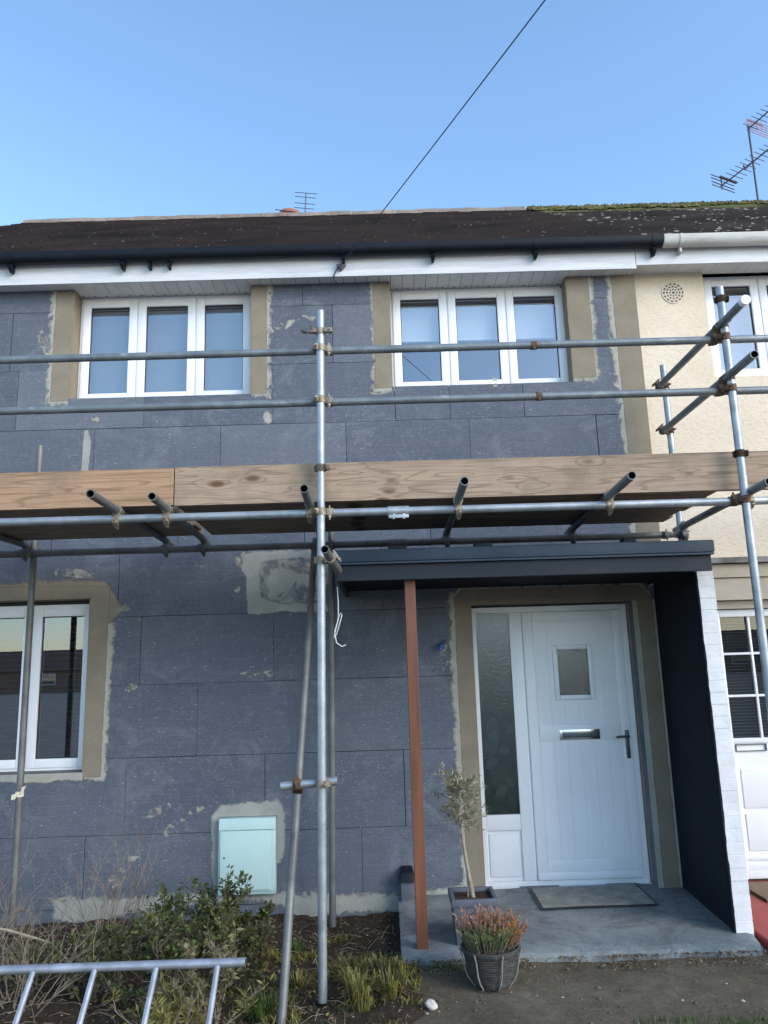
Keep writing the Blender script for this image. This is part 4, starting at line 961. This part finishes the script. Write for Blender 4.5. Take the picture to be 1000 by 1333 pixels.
# boards ---------------------------------------------------------------------
def board(name, x0, x1, y0, y1, z0, z1, mat, label, group, dz=0.0):
    mb = MB(); n = max(2, int((x1 - x0) / .25)); R0 = []
    for i in range(n + 1):
        x = x0 + (x1 - x0) * i / n; w = .004 * noise.noise(Vector((x * .9 + y0 * 5, z0, 0))); zz = dz * (i / n)
        R0.append([mb.bm.verts.new((x, y0 + w, z0 + zz)), mb.bm.verts.new((x, y1 + w, z0 + zz)), mb.bm.verts.new((x, y1 + w, z1 + zz)), mb.bm.verts.new((x, y0 + w, z1 + zz))])
    for a, b in zip(R0, R0[1:]): mb.bridge(a, b)
    mb.fin([mb.bm.faces.new(R0[0]), mb.bm.faces.new(R0[-1][::-1])])
    return based(mb, name, mat, label, 'board', ((x0 + x1) / 2, (y0 + y1) / 2, z0), group)
tb1 = board('scaffold_board', -5.1, -1.243, -1.49 + .02, -1.432, 2.733, 2.962, 'board_orange', 'orange brown scaffold board standing on edge at the left of the deck', 'toe boards of the scaffold')
tb2 = board('scaffold_board', -1.236, 2.42, -1.472, -1.434, 2.728, 2.966, 'board_pale', 'pale knotty scaffold board on edge, right of the joint between the two upright boards', 'toe boards of the scaffold')
tb3 = board('scaffold_board', 2.424, 6.0, -1.472, -1.434, 2.735, 2.966, 'board_pale', 'scaffold board on edge in front of the cream house', 'toe boards of the scaffold')
mb = MB(); mb.box(-1.07, -1.03, -1.4755, -1.4725, 2.742, 2.772, .001); mb.build('paper_tag', 'tape', tb2)
for x0, x1 in ((-5.1, -1.30), (-1.22, 2.09)):
    for i in range(5):
        y0 = -1.425 + i * .207
        board('scaffold_board', x0 + rnd.uniform(-.03, .03), x1 + rnd.uniform(-.025, .025), y0 + .003, y0 + .204, 2.7325, 2.7705, 'board_dark', 'flat scaffold board in the deck, seen from underneath', 'deck boards lying flat')

# ------------------------------------------------------------------ ladder
ld = thing('ladder', 'grey aluminium ladder lying on its side along the flower bed', 'ladder', (-1.8, -2.6, .1))
lu = Vector((0, -.70, -.714)); lw = .46; lp = Vector((-.628, -2.40, .520))
mb = MB(); mb.pipe(lp, lp + Vector((-3.6, .0, -.004)), .0185); mb.build('stile', ['alu', 'bore'], ld, True)
mb = MB(); q = lp + lu * lw; mb.pipe(q, q + Vector((-3.6, .0, -.004)), .0185); mb.build('stile', ['alu', 'bore'], ld, True)
for i in range(13):
    mb = MB(); p = lp + Vector((-.118 - i * .2615, 0, 0)); mb.cyl(p + lu * .012, p + lu * (lw - .012), .0125, n=12); mb.build('rung', 'alu', ld, True)

# ------------------------------------------------------------------ plants
def lathe_done(): pass
ot = thing('olive_tree', 'small standard olive tree with thin grey green crown growing in the square planter', 'tree', (.50, -.93, .36))
mb = MB(); tr = [(.505, -.93, .34), (.485, -.93, .46), (.468, -.93, .58), (.455, -.93, .70), (.445, -.93, .80), (.44, -.93, .95)]
mb.path(tr, .014, 10, .007); mb.path([(.475, -.925, .34), (.475, -.928, .5), (.458, -.93, .66)], .006, 6)
tips = []
for i in range(75):
    a = rnd.uniform(0, 6.28); b = rnd.uniform(-.25, 1.25); L = rnd.uniform(.09, .215)
    s0 = Vector((.435, -.93, rnd.uniform(.74, .98))); dr = Vector((math.cos(a) * math.cos(b), math.sin(a) * math.cos(b), math.sin(b)))
    e = s0 + dr * L; m_ = s0 + dr * L * .5 + Vector((rnd.uniform(-.02, .02), rnd.uniform(-.02, .02), .015)); e.z += .01
    mb.path([s0, m_, e], .0028, 5, .0012); tips.append((s0, m_, e))
mb.build('trunk', 'bark', ot, True)
mb = MB()
for s0, m_, e in tips:
    for k in range(15):
        t = rnd.uniform(.25, 1.05); p = s0.lerp(m_, t * 2) if t < .5 else m_.lerp(e, (t - .5) * 2)
        dr = (e - s0).normalized() * .7 + Vector((rnd.uniform(-1, 1), rnd.uniform(-1, 1), rnd.uniform(-.6, 1)))
        mb.tv = rnd.random() ** 1.3; mb.leaf(p, dr, .0085, rnd.uniform(.028, .05))
mb.build('crown', 'olive_leaf', ot, normals=False)
pl = thing('planter', 'square slate grey planter holding the olive tree beside the brown post', 'planter', (.50, -.93, .11))
mb = MB(); cx_, cy_ = .50, -.93; a, b = .115, .140
mb.hexa([(cx_ - a, cy_ - a, .110), (cx_ + a, cy_ - a, .110), (cx_ + a, cy_ + a, .110), (cx_ - a, cy_ + a, .110), (cx_ - b + .01, cy_ - b + .01, .325), (cx_ + b - .01, cy_ - b + .01, .325), (cx_ + b - .01, cy_ + b - .01, .325), (cx_ - b + .01, cy_ + b - .01, .325)], .006)
for (x0, x1, y0, y1) in ((-b, b, -b, -b + .026), (-b, b, b - .026, b), (-b, -b + .026, -b + .0265, b - .0265), (b - .026, b, -b + .0265, b - .0265)): mb.box(cx_ + x0, cx_ + x1, cy_ + y0, cy_ + y1, .326, .368, .005)
P8 = [(cx_ - .075, .145), (cx_ - .075, .265), (cx_ - .045, .295), (cx_ + .045, .295), (cx_ + .075, .265), (cx_ + .075, .145)]
for p, q in zip(P8, P8[1:] + P8[:1]):
    yf = lambda z: cy_ - a - (b - .01 - a) * (z - .110) / .238
    mb.path([(p[0], yf(p[1]) - .002, p[1]), (q[0], yf(q[1]) - .002, q[1])], .006, 8)
mb.build('pot', 'planter', pl, True)
mb = MB(); mb.box(cx_ - b + .027, cx_ + b - .027, cy_ - b + .027, cy_ + b - .027, .327, .345); mb.build('compost', 'soil', pl)

hb = thing('hanging_basket', 'round dark wicker basket on the path in front of the doorstep', 'basket', (.527, -1.50, .06))
PZ = .058; hx, hy = .527, -1.50
mb = MB(); prof = [(.070, .004)]
for i in range(15):
    z = .012 + i * .0115; r_ = .080 + .064 * (i / 14) ** .55
    prof += [(r_ + .005, z), (r_ - .002, z + .006)]
prof += [(.160, .185), (.162, .198), (.150, .205), (.135, .185)]
mb.lathe(prof, (hx, hy, PZ), 40)
mb.build('bowl', 'wicker', hb, True)
mb = MB()
for k in range(7):
    a = -1.57 + .25 + k * .898; mb.path([(hx + math.cos(a) * (r_ + .007), hy + math.sin(a) * (r_ + .007), z + PZ) for r_, z in ((.084, .01), (.118, .05), (.134, .09), (.147, .16), (.163, .198))], .0045, 6)
mb.build('binding', 'wickerpale', hb, True)
he = thing('heather', 'bushy heather with pink, orange and green shoots planted in the wicker basket', 'plant', (hx, hy, .25))
for nm, matn, cnt, cxo, cyo, zz, hh, rr in (('shoots_pink', 'heather_pink', 230, -.03, .03, .195, .165, .15), ('shoots_green', 'heather_green', 330, -.035, -.06, .19, .12, .14), ('shoots_orange', 'heather_orange', 150, .06, .0, .19, .15, .10)):
    mb = MB()
    for i in range(cnt):
        a = rnd.uniform(0, 6.28); q = rnd.random() ** .5; base = Vector((hx + cxo * .8 + math.cos(a) * q * .092, hy + cyo * .8 + math.sin(a) * q * .075, zz + PZ))
        dr = Vector((math.cos(a) * q * .55 + cxo * 1.2, math.sin(a) * q * .55 + cyo * 1.2, 1)).normalized(); L = hh * rnd.uniform(.6, 1.1)
        mb.slot = 1; mb.tv = .3; mb.path([base, base + dr * L * .95], .0015, 4); mb.slot = 0
        for k in range(int(26 * L / .18)):
            t = rnd.uniform(.2, 1.0); p = base + dr * L * t; mb.tv = min(1, max(0, t * .7 + rnd.uniform(-.3, .4)))
            mb.leaf(p, dr * .8 + Vector((rnd.uniform(-1, 1), rnd.uniform(-1, 1), rnd.uniform(-.2, .8))) * .8, .006, rnd.uniform(.014, .026))
    o = mb.build('shoots', [matn, 'twig'], he, normals=False)

def shrub(name, label, base, stems, hgt_, spread, leaf, lmat, tmat, nl, bare=False, group=None, lw=.5):
    th = thing(name, label, 'shrub', base, group); B = Vector(base)
    mb = MB(); segs = []
    def grow(p, d, L, r, dep):
        pts = [p]; k = 5
        for i in range(k):
            d = (d + Vector((rnd.uniform(-.22, .22), rnd.uniform(-.22, .22), rnd.uniform(-.12, .2)))).normalized(); p = p + d * (L / k); pts.append(p)
        mb.path(pts, r, 5, r * .45); segs.append(pts)
        if dep > 0:
            for i in range(rnd.randint(2, 4)):
                j = rnd.randint(2, k); dd = (d + Vector((rnd.uniform(-.9, .9), rnd.uniform(-.9, .9), rnd.uniform(-.25, .5)))).normalized(); grow(pts[j], dd, L * rnd.uniform(.45, .7), r * .55, dep - 1)
    for i in range(stems):
        a = rnd.uniform(0, 6.28); q = rnd.random(); grow(B + Vector((math.cos(a), math.sin(a), 0)) * q * .12 * spread / .3, Vector((math.cos(a) * q * spread / hgt_ * 1.2, math.sin(a) * q * spread / hgt_ * 1.0, 1)).normalized(), hgt_ * rnd.uniform(.5, .85), .006 if not bare else .0036, 2)
    mb.build('stems', tmat, th, True)
    if nl:
        mb = MB()
        tot = 0
        while tot < nl:
            sg = rnd.choice(segs); j = rnd.randint(1, len(sg) - 1); p = sg[j - 1].lerp(sg[j], rnd.random())
            cl = noise.noise(p * 7)
            if cl < -.15 and rnd.random() < .75: tot += .3; continue
            mb.tv = min(1, max(0, .45 + cl * .5 + rnd.uniform(-.35, .35) + (p.z - B.z - hgt_ * .5) * .8))
            dr = Vector((rnd.uniform(-1, 1), rnd.uniform(-1, 1), rnd.uniform(-.3, 1)))
            L = leaf * rnd.uniform(.6, 1.2); mb.leaf(p + dr * .008, dr, L * lw, L); tot += 1
        mb.build('leaves', lmat, th, normals=False)
    return th
shrub('shrub', 'leafy green shrub growing right of centre in the bed, in front of the meter box', (-1.04, -.85, .02), 11, .35, .30, .032, 'shrub_leaf', 'darktwig', 3800)
shrub('shrub', 'sparse green shrub with upright sprigs growing left of the meter box', (-1.36, -.75, .02), 8, .35, .22, .030, 'shrub_leaf', 'darktwig', 1500)
shrub('shrub', 'low dark green shrub behind the ladder in the middle of the bed', (-1.28, -1.65, .04), 10, .36, .30, .030, 'shrub_leaf', 'darktwig', 2600)
shrub('shrub', 'low green shrub behind the left rungs of the ladder', (-1.62, -1.5, .06), 8, .28, .25, .028, 'shrub_leaf', 'darktwig', 1300)
shrub('shrub', 'straggly yellow green shrub by the right end of the ladder', (-.86, -1.95, .03), 9, .36, .26, .034, 'dull_leaf', 'twig', 1400, lw=.4)
shrub('bare_shrub', 'leafless twiggy shrub with tall pale stems by the window wall', (-1.80, -.75, .03), 17, .62, .42, .02, None, 'twig', 0, True)
shrub('bare_shrub', 'leafless tangled shrub at the left edge of the bed, left of the scaffold pole foot', (-2.45, -.9, .03), 20, .50, .50, .02, None, 'twig', 0, True)
shrub('bare_shrub', 'leafless low shrub behind the left end of the ladder', (-1.95, -1.6, .06), 22, .42, .45, .02, None, 'twig', 0, True)
shrub('shrub', 'dense yellow green shrub in the bed between the ladder and the wall', (-1.58, -1.15, .03), 12, .27, .32, .026, 'shrub_leaf', 'darktwig', 2200)
shrub('shrub', 'low olive green shrub beside the foot of the slanted brace', (-.86, -1.35, .03), 10, .30, .24, .028, 'dull_green_leaf', 'darktwig', 2200)
shrub('shrub', 'low sprawling green shrub behind the second ladder rung', (-1.95, -1.35, .05), 10, .24, .30, .026, 'dull_green_leaf', 'darktwig', 900)
shrub('shrub', 'bushy pale green plant with thin leaves under the right end of the ladder', (-.98, -2.15, .03), 12, .30, .28, .045, 'lime_leaf', 'twig', 1500, lw=.22)
mb = MB(); mb.path([(-2.55, -1.3, .42), (-2.2, -1.2, .32), (-1.98, -1.12, .22), (-1.85, -1.1, .08)], .009, 8, .006)
based(mb, 'fallen_branch', 'bark', 'pale bare branch lying slanted over the twigs at the left edge', 'branch', (-1.85, -1.1, .05), smooth=True)

def tuft(x, y, n, h, sp, matn, label, w=.007):
    mb = MB(); z0 = max(soil_h(x, y), 0) - .01
    for i in range(n):
        a = rnd.uniform(0, 6.28); q = rnd.random() ** .7; p = Vector((x + math.cos(a) * q * sp * .5, y + math.sin(a) * q * sp * .5, z0)); out = Vector((math.cos(a), math.sin(a), 0)) * sp * rnd.uniform(.3, 1) * q
        hh = h * rnd.uniform(.4, 1.1); mb.tv = rnd.random(); s_ = Vector((-math.sin(a), math.cos(a), 0)) * w * .5
        p1 = p + out * .4 + Vector((0, 0, hh * .75)); p2 = p + out * 1.1 + Vector((0, 0, hh * rnd.uniform(.5, 1.0)))
        mb.face([p - s_, p + s_, p1 + s_ * .8, p1 - s_ * .8]); mb.face([p1 - s_ * .8, p1 + s_ * .8, p2])
    bmesh.ops.translate(mb.bm, verts=mb.bm.verts, vec=(-x, -y, -z0)); o = mb.build('grass_tuft', matn, normals=False); o.location = (x, y, z0)
    return tag(o, label, 'grass tuft', 'grass tufts in the soil bed')
for (x, y, n, h, sp, mt_, lab) in (
    (-.02, -1.60, 150, .16, .14, 'lime_leaf', 'bright yellow green grass tuft at the soil edge nearest the white stone'),
    (.03, -1.40, 110, .14, .10, 'lime_leaf', 'yellow green grass tuft at the corner where soil meets the path'),
    (-.16, -1.66, 130, .16, .15, 'lime_leaf', 'long bladed grass tuft lowest in the bed, right of the middle pole foot'),
    (-.20, -1.40, 90, .10, .14, 'lime_leaf', 'short yellow grass tuft just right of the middle pole foot'),
    (-.27, -1.12, 70, .08, .14, 'dull_leaf', 'flattened brownish grass tuft behind the middle pole foot'),
    (-.52, -1.25, 70, .09, .13, 'lime_leaf', 'small yellow grass tuft between the slanted brace and the middle pole'),
    (-.60, -.72, 50, .09, .10, 'grass_blade', 'dark green grass tuft near the wall, left of the middle pole'),
    (-.68, -1.62, 120, .14, .16, 'grass_blade', 'green grass tuft left of the foot of the slanted brace'),
    (-.08, -1.05, 60, .07, .16, 'dull_leaf', 'thin dry grass tuft in front of the doorstep corner'),
    (.30, -1.24, 45, .05, .12, 'grass_blade', 'low weed tuft in the gap between doorstep and path')):
    tuft(x, y, n, h, sp, mt_, lab)
mb = MB()
for i in range(14000):
    x = rnd.uniform(-1.3, .14); y = rnd.uniform(-2.1, -.45)
    nn = noise.noise(Vector((x * 4.2, y * 4.2, 3))) + .4 * noise.noise(Vector((x * 11, y * 11, 8)))
    if nn < .08 + (.25 if y > -.8 else 0): continue
    z = soil_h(x, y) - .004; a = rnd.uniform(0, 6.28); h = rnd.uniform(.012, .05) * (1 + nn); mb.tv = min(1, max(0, rnd.random() * .8 + nn * .4)); mb.slot = 0 if noise.noise(Vector((x * 2.3, y * 2.3, 1))) > -.1 else 1
    dr = Vector((math.cos(a) * rnd.uniform(.3, 1.2), math.sin(a) * rnd.uniform(.3, 1.2), 1)); mb.leaf((x, y, z), dr, rnd.uniform(.004, .011), h)
tag(mb.build('ground_cover', ['lime_leaf', 'dull_green_leaf'], normals=False), kind='stuff')
# loose ground cover, twigs and leaf litter in the bed
mb = MB()
for i in range(15000):
    x = rnd.uniform(-3.6, .35); y = rnd.uniform(-3.2, -.06)
    if x > .05 and (y < -1.32 or y > -1.2): continue
    nn = noise.noise(Vector((x * 3.1, y * 3.1, 7)))
    if nn < -.1 and rnd.random() < .7: continue
    z = soil_h(x, y) + .004; mb.tv = rnd.random(); mb.slot = 0 if rnd.random() < .72 else (1 if nn > .12 else 2)
    if mb.slot == 1 and (y > -.5 or x < -1.0): mb.slot = 0
    dr = Vector((rnd.uniform(-1, 1), rnd.uniform(-1, 1), rnd.uniform(-.1, .55 if mb.slot else .25))); L = rnd.uniform(.012, .034) * (1.25 if mb.slot else 1); mb.leaf((x, y, z), dr, L * rnd.uniform(.2, .6), L)
for i in range(2600):
    x = rnd.uniform(.05, 2.2); u = rnd.random() ** 2.2; y = -1.20 - u * .16
    if noise.noise(Vector((x * 4, 0, 11))) < -.12 and rnd.random() < .8: continue
    z = .066 + .018 * max(0, 1 - u * 4); mb.tv = rnd.random(); mb.slot = rnd.choice((0, 0, 0, 2, 1)) if x < 1 else rnd.choice((0, 0, 0, 0, 2))
    L = rnd.uniform(.006, .024); mb.leaf((x, y, z), Vector((rnd.uniform(-1, 1), rnd.uniform(-1, 1), rnd.uniform(0, .5))), L * rnd.uniform(.25, .6), L)
for i in range(260):
    x = rnd.uniform(.2, 2.3); y = rnd.uniform(-2.0, -1.3); mb.tv = rnd.random(); mb.slot = rnd.choice((0, 0, 2)); L = rnd.uniform(.005, .02)
    mb.leaf((x, y, .068), Vector((rnd.uniform(-1, 1), rnd.uniform(-1, 1), .08)), L * .4, L)
for i in range(70):
    x = rnd.uniform(.2, 2.0); y = rnd.uniform(-1.15, .05); mb.tv = rnd.random(); mb.slot = 0; L = rnd.uniform(.004, .016)
    mb.leaf((x, y, stepz(x, y) + .003), Vector((rnd.uniform(-1, 1), rnd.uniform(-1, 1), .08)), L * .4, L)
tag(mb.build('leaf_litter', ['dead_leaf', 'lime_leaf', 'dull_leaf'], normals=False), kind='stuff')
mb = MB()
for i in range(900):
    x = rnd.uniform(-3.2, .1); y = rnd.uniform(-3.0, -.08); z = soil_h(x, y) + .006
    a = rnd.uniform(0, 6.28); L = rnd.uniform(.05, .22); d_ = Vector((math.cos(a), math.sin(a), rnd.uniform(-.05, .35)))
    if x > -1 and rnd.random() < .7: continue
    mb.path([Vector((x, y, z)), Vector((x, y, z)) + d_ * L * .5 + Vector((0, 0, .015)), Vector((x, y, z)) + d_ * L], .0022, 4, .001)
tag(mb.build('dry_twigs', 'twig'), kind='stuff')
mb = MB()
for i in range(420):
    if rnd.random() < .45: x, y = rnd.uniform(-2.8, .1), rnd.uniform(-1.9, -.04); z = soil_h(x, y) + .003
    else: x, y = rnd.uniform(.15, 2.4), rnd.uniform(-2.0, -1.2); z = .064
    s = rnd.uniform(.003, .010) * (1.6 if rnd.random() < .08 else 1); v_ = [Vector((x + s * math.cos(k * 1.2566) * rnd.uniform(.7, 1.2), y + s * math.sin(k * 1.2566) * rnd.uniform(.7, 1.2), z)) for k in range(5)]; tp = Vector((x, y, z + s * .8))
    mb.slot = 0 if rnd.random() < (.22 if x < .14 else .06) else 1
    for k in range(5): mb.face([v_[k], v_[(k + 1) % 5], tp])
tag(mb.build('gravel', ['pale_mortar', 'path']), kind='stuff')
mb = MB()
for i in range(2600):
    x = rnd.uniform(1.0, 1.95); y = -1.96 - rnd.random() ** 1.2 * 1.2 + .03 * noise.noise(Vector((x * 6, 0, 0)))
    if x < 1.12 and y > -2.08: continue
    a = rnd.uniform(0, 6.28); s_ = Vector((math.cos(a), math.sin(a), 0)) * .003; p = Vector((x, y, .055)); h = rnd.uniform(.02, .05); mb.tv = rnd.random()
    mb.face([p - s_, p + s_, p + Vector((rnd.uniform(-.02, .02), rnd.uniform(-.02, .02), h))])
tag(mb.build('grass', 'grass_blade', normals=False), kind='stuff')
mb = MB(); r_ = bmesh.ops.create_icosphere(mb.bm, subdivisions=3, radius=.028)
for v in r_['verts']: v.co = Vector((v.co.x * 1.1, v.co.y, v.co.z * .85)) * (1 + .45 * noise.noise(v.co * 34) + .12 * noise.noise(v.co * 110))
bmesh.ops.translate(mb.bm, verts=mb.bm.verts, vec=(.185, -1.76, .084)); based(mb, 'stone', 'stone', 'rounded white stone lying on the concrete path', 'stone', (.185, -1.76, .062), smooth=True)
mb = MB(); mb.lathe([(.024, 0), (.034, .05), (.038, .052), (.034, .05), (.028, .012)], (0, 0, 0), 16); bmesh.ops.rotate(mb.bm, verts=mb.bm.verts, matrix=Matrix.Rotation(R(70), 3, 'X')); bmesh.ops.translate(mb.bm, verts=mb.bm.verts, vec=(-.10, -1.66, .08)); based(mb, 'plant_pot', 'maroon', 'small dark pot tipped over among the grass tufts', 'plant pot', (-.10, -1.66, .04), smooth=True)

# ------------------------------------------------------------------ aerials, cable
def bar(mb, a, b, r): mb.cyl(a, b, r, n=8)
ae = thing('aerial', 'small five bar aerial standing behind the brown ridge', 'aerial', (-.88, 4.6, 7.9))
mb = MB(); D_ = 10.6; c = Vector((-.098 * D_, 4.6, 1.74 + .634 * D_)); t_ = Vector((-.0935 * D_, 4.6, 1.74 + .676 * D_)); mb.cyl(c - Vector((0, 0, .6)), t_, .009, n=8); mb.build('mast', 'aerial', ae, True)
mb = MB()
for k, L in ((1.0, .17), (.84, .16), (.60, .155), (.42, .15)):
    p = c.lerp(t_, k); bar(mb, p - Vector((L, .03, 0)), p + Vector((L, .03, 0)), .0055)
p = c.lerp(t_, .22); bar(mb, p + Vector((-.43, -.05, .05)), p + Vector((.43, .05, -.05)), .007); mb.build('elements', 'aerial', ae, True)
ch = thing('chimney_pot', 'terracotta cowl just showing above the ridge tiles left of the small aerial', 'chimney pot', (-1.45, 4.8, 7.6))
mb = MB(); D_ = 10.8; cx2, cz2 = -.1170 * D_, 1.74 + .6455 * D_; mb.lathe([(.15, -.5), (.15, -.10), (.18, -.08), (.17, -.03), (.10, .0)], (cx2, 4.8, cz2), 20); mb.build('pot', 'terracotta', ch, True)
A2 = thing('aerial', 'tall roof aerial mast with two long toothed aerials above the mossy roof at the right', 'aerial', (5.5, 4.1, 8.0))
Dm = 9.9
def P(px, py, D=Dm):
    # direction of a measured bearing from the viewpoint, at distance D in front of it
    yaw, pit, rol = R(.33), R(11.39), R(-1.705)
    f = Vector((math.sin(yaw) * math.cos(pit), math.cos(yaw) * math.cos(pit), math.sin(pit))); r0 = Vector((math.cos(yaw), -math.sin(yaw), 0)); u0 = r0.cross(f)
    r1 = r0 * math.cos(rol) + u0 * math.sin(rol); u1 = -r0 * math.sin(rol) + u0 * math.cos(rol)
    d = f + r1 * ((px - 500) / 1000) - u1 * ((py - 666.5) / 1000); d /= d.y
    return Vector((0, -6, 1.74)) + d * D
mb = MB(); m0, m1 = P(987, 262), P(974, 164); mb.cyl(m0 - Vector((0, 0, .4)), m1, .016, n=8); mast = mb.build('mast', 'aerial', A2, True)
def yagi(a, b, n, par, el0, el1):
    mb = MB(); bar(mb, a, b, .010); ax = (b - a).normalized(); pe = Vector((.93, .25, -.20)).normalized()
    for i in range(n):
        t = .08 + .92 * i / (n - 1); p = a.lerp(b, t); L = el0 + (el1 - el0) * t; bar(mb, p - pe * L, p + pe * L, .005)
    return mb, ax, pe
mb, ax, pe = yagi(P(938, 243), P(1022, 178, Dm - .5), 14, A2, .15, .11)
q = P(941, 239); bar(mb, q - pe * .02 + Vector((0, 0, .1)), q - pe * .02 - Vector((0, 0, .10)), .010)
for dz in (-.08, -.03, .03, .08): bar(mb, q + Vector((0, 0, dz)) - pe * .19, q + Vector((0, 0, dz)) + pe * .19, .007)
d0 = P(948, 234); bar(mb, d0 - pe * .14, d0 + pe * .14, .02)
bar(mb, P(970, 221), P(980, 211), .012); bar(mb, P(968, 215), P(970, 221), .012); bar(mb, P(980, 211), P(1020, 178), .012)
mb.build('boom', 'aerial', A2, True)
mb, ax, pe = yagi(P(974, 168), P(1022, 126, Dm - .4), 9, A2, .14, .10); mb.build('boom', 'aerial', A2, True)
mb = MB()
for k in range(6):
    a_ = P(972, 154 + k * 3.0); bar(mb, a_, a_ + pe * .40, .0045)
for k in range(4): a_ = P(972 + k * 6, 154 + k * 1.3); bar(mb, a_, a_ - Vector((0, 0, .155)), .0045)
mb.build('reflector', 'redplastic', A2, True)

cb = MB(); A0 = Vector((-.268, -.175, 5.0)); dirc = Vector((.460, -1, .088)); pts = []
for i in range(90):
    s = (i / 89) ** 1.6 * 26; pts.append(A0 + dirc * s + Vector((0, 0, -.0075 * s * (26 - s) * .5 + 0)))
cb.path(pts, .0036, 8)
cb.path([A0 + Vector((.0, -.0, 0)), A0 + Vector((-.03, .005, -.03)), A0 + Vector((-.055, .02, -.075)), A0 + Vector((-.055, .04, -.11)), A0 + Vector((-.03, .08, -.118))], .005, 8)
cabo = tag(cb.build('overhead_cable', 'cable', smooth=True), 'thin black overhead cable running from the white fascia up across the sky', 'cable')
mb = MB(); mb.hexa([(-.262, -.18, 4.965), (-.258, -.18, 4.965), (-.258, -.146, 4.965), (-.262, -.146, 4.965), (-.30, -.185, 5.012), (-.22, -.185, 5.012), (-.22, -.146, 5.012), (-.30, -.146, 5.012)], .002); mb.path([(-.262, -.165, 4.99), (-.262, -.195, 4.985), (-.262, -.19, 5.03)], .005, 8); mb.build('anchor_bracket', 'aerial', cabo)

# ------------------------------------------------------------------ houses across the street (seen in the window glass)
for x, wm, lab in ((-46, 'brickred', 'brown roofed bungalow across the street, reflected in the ground floor window'), (50, 'brickred', 'brick bungalow across the street, reflected in the glass of the red step door'), (2, 'cream_render', 'cream walled bungalow across the street behind the viewpoint')):
    t_ = thing('bungalow', lab, 'house', (x, -92, 0)); mb = MB(); mb.box(x - 23.4, x + 23.4, -98, -86, -.2, 2.4); mb.build('wall', wm, t_)
    mb = MB(); mb.hexa([(x - 23.9, -98.5, 2.41), (x + 23.9, -98.5, 2.41), (x + 23.9, -85.5, 2.41), (x - 23.9, -85.5, 2.41), (x - 20, -92.1, 5.0), (x + 20, -92.1, 5.0), (x + 20, -91.9, 5.0), (x - 20, -91.9, 5.0)]); mb.build('roof', 'roofred', t_)
    for wx in (-16, -9, -2, 5, 12):
        mb = MB(); bars(mb, x + wx, x + wx + 2.4, .8, 2.1, .1, -85.99, -85.9); wf = mb.build('window', 'upvc', t_); mb = MB(); mb.box(x + wx + .1, x + wx + 2.3, -85.985, -85.98, .9, 2.0); mb.build('pane', 'dark_glass', wf)

for o in list(bpy.data.objects):
    if '_w' in o: del o['_w']

# ------------------------------------------------------------------ camera, light, sky
cam = bpy.data.cameras.new('camera'); co = bpy.data.objects.new('camera', cam); col.objects.link(co)
yaw, pit, rol = R(.33), R(11.39), R(-1.705)
f = Vector((math.sin(yaw) * math.cos(pit), math.cos(yaw) * math.cos(pit), math.sin(pit))); r0 = Vector((math.cos(yaw), -math.sin(yaw), 0)); u0 = r0.cross(f)
r1 = r0 * math.cos(rol) + u0 * math.sin(rol); u1 = -r0 * math.sin(rol) + u0 * math.cos(rol)
co.matrix_world = Matrix(((r1.x, u1.x, -f.x, 0), (r1.y, u1.y, -f.y, -6), (r1.z, u1.z, -f.z, 1.74), (0, 0, 0, 1)))
cam.sensor_fit = 'VERTICAL'; cam.sensor_height = 32; cam.lens = 1000 / 1333 * 32; cam.clip_end = 600; cam.clip_start = .05
scene.camera = co
scene.render.resolution_x, scene.render.resolution_y = 768, 1024

SUN_EL, SUN_AZ = R(28), Vector((1, -.85))
sdir = Vector((SUN_AZ.x, SUN_AZ.y, 0)).normalized() * math.cos(SUN_EL) + Vector((0, 0, math.sin(SUN_EL)))
sun = bpy.data.lights.new('sun', 'SUN'); so = bpy.data.objects.new('sun', sun); col.objects.link(so)
sun.energy = .75; sun.angle = R(34); sun.color = (1, .95, .88); so.rotation_euler = sdir.to_track_quat('Z', 'Y').to_euler()
w = bpy.data.worlds.new('World'); scene.world = w; w.use_nodes = True
nt = w.node_tree; bg = nt.nodes['Background']; sky = nt.nodes.new('ShaderNodeTexSky'); sky.sky_type = 'NISHITA'; sky.sun_disc = False
sky.sun_elevation = SUN_EL; sky.sun_rotation = math.atan2(sdir.x, sdir.y); sky.air_density = 1.0; sky.dust_density = .6; sky.ozone_density = 2.5
hs = nt.nodes.new('ShaderNodeHueSaturation'); hs.inputs['Hue'].default_value = .496; hs.inputs['Saturation'].default_value = 1.03
nt.links.new(sky.outputs[0], hs.inputs['Color']); nt.links.new(hs.outputs[0], bg.inputs[0]); bg.inputs[1].default_value = .12
vs = scene.view_settings; vs.view_transform = 'Standard'; vs.look = 'None'; vs.exposure = 1.70; vs.gamma = 1
scene.render.engine = 'CYCLES'
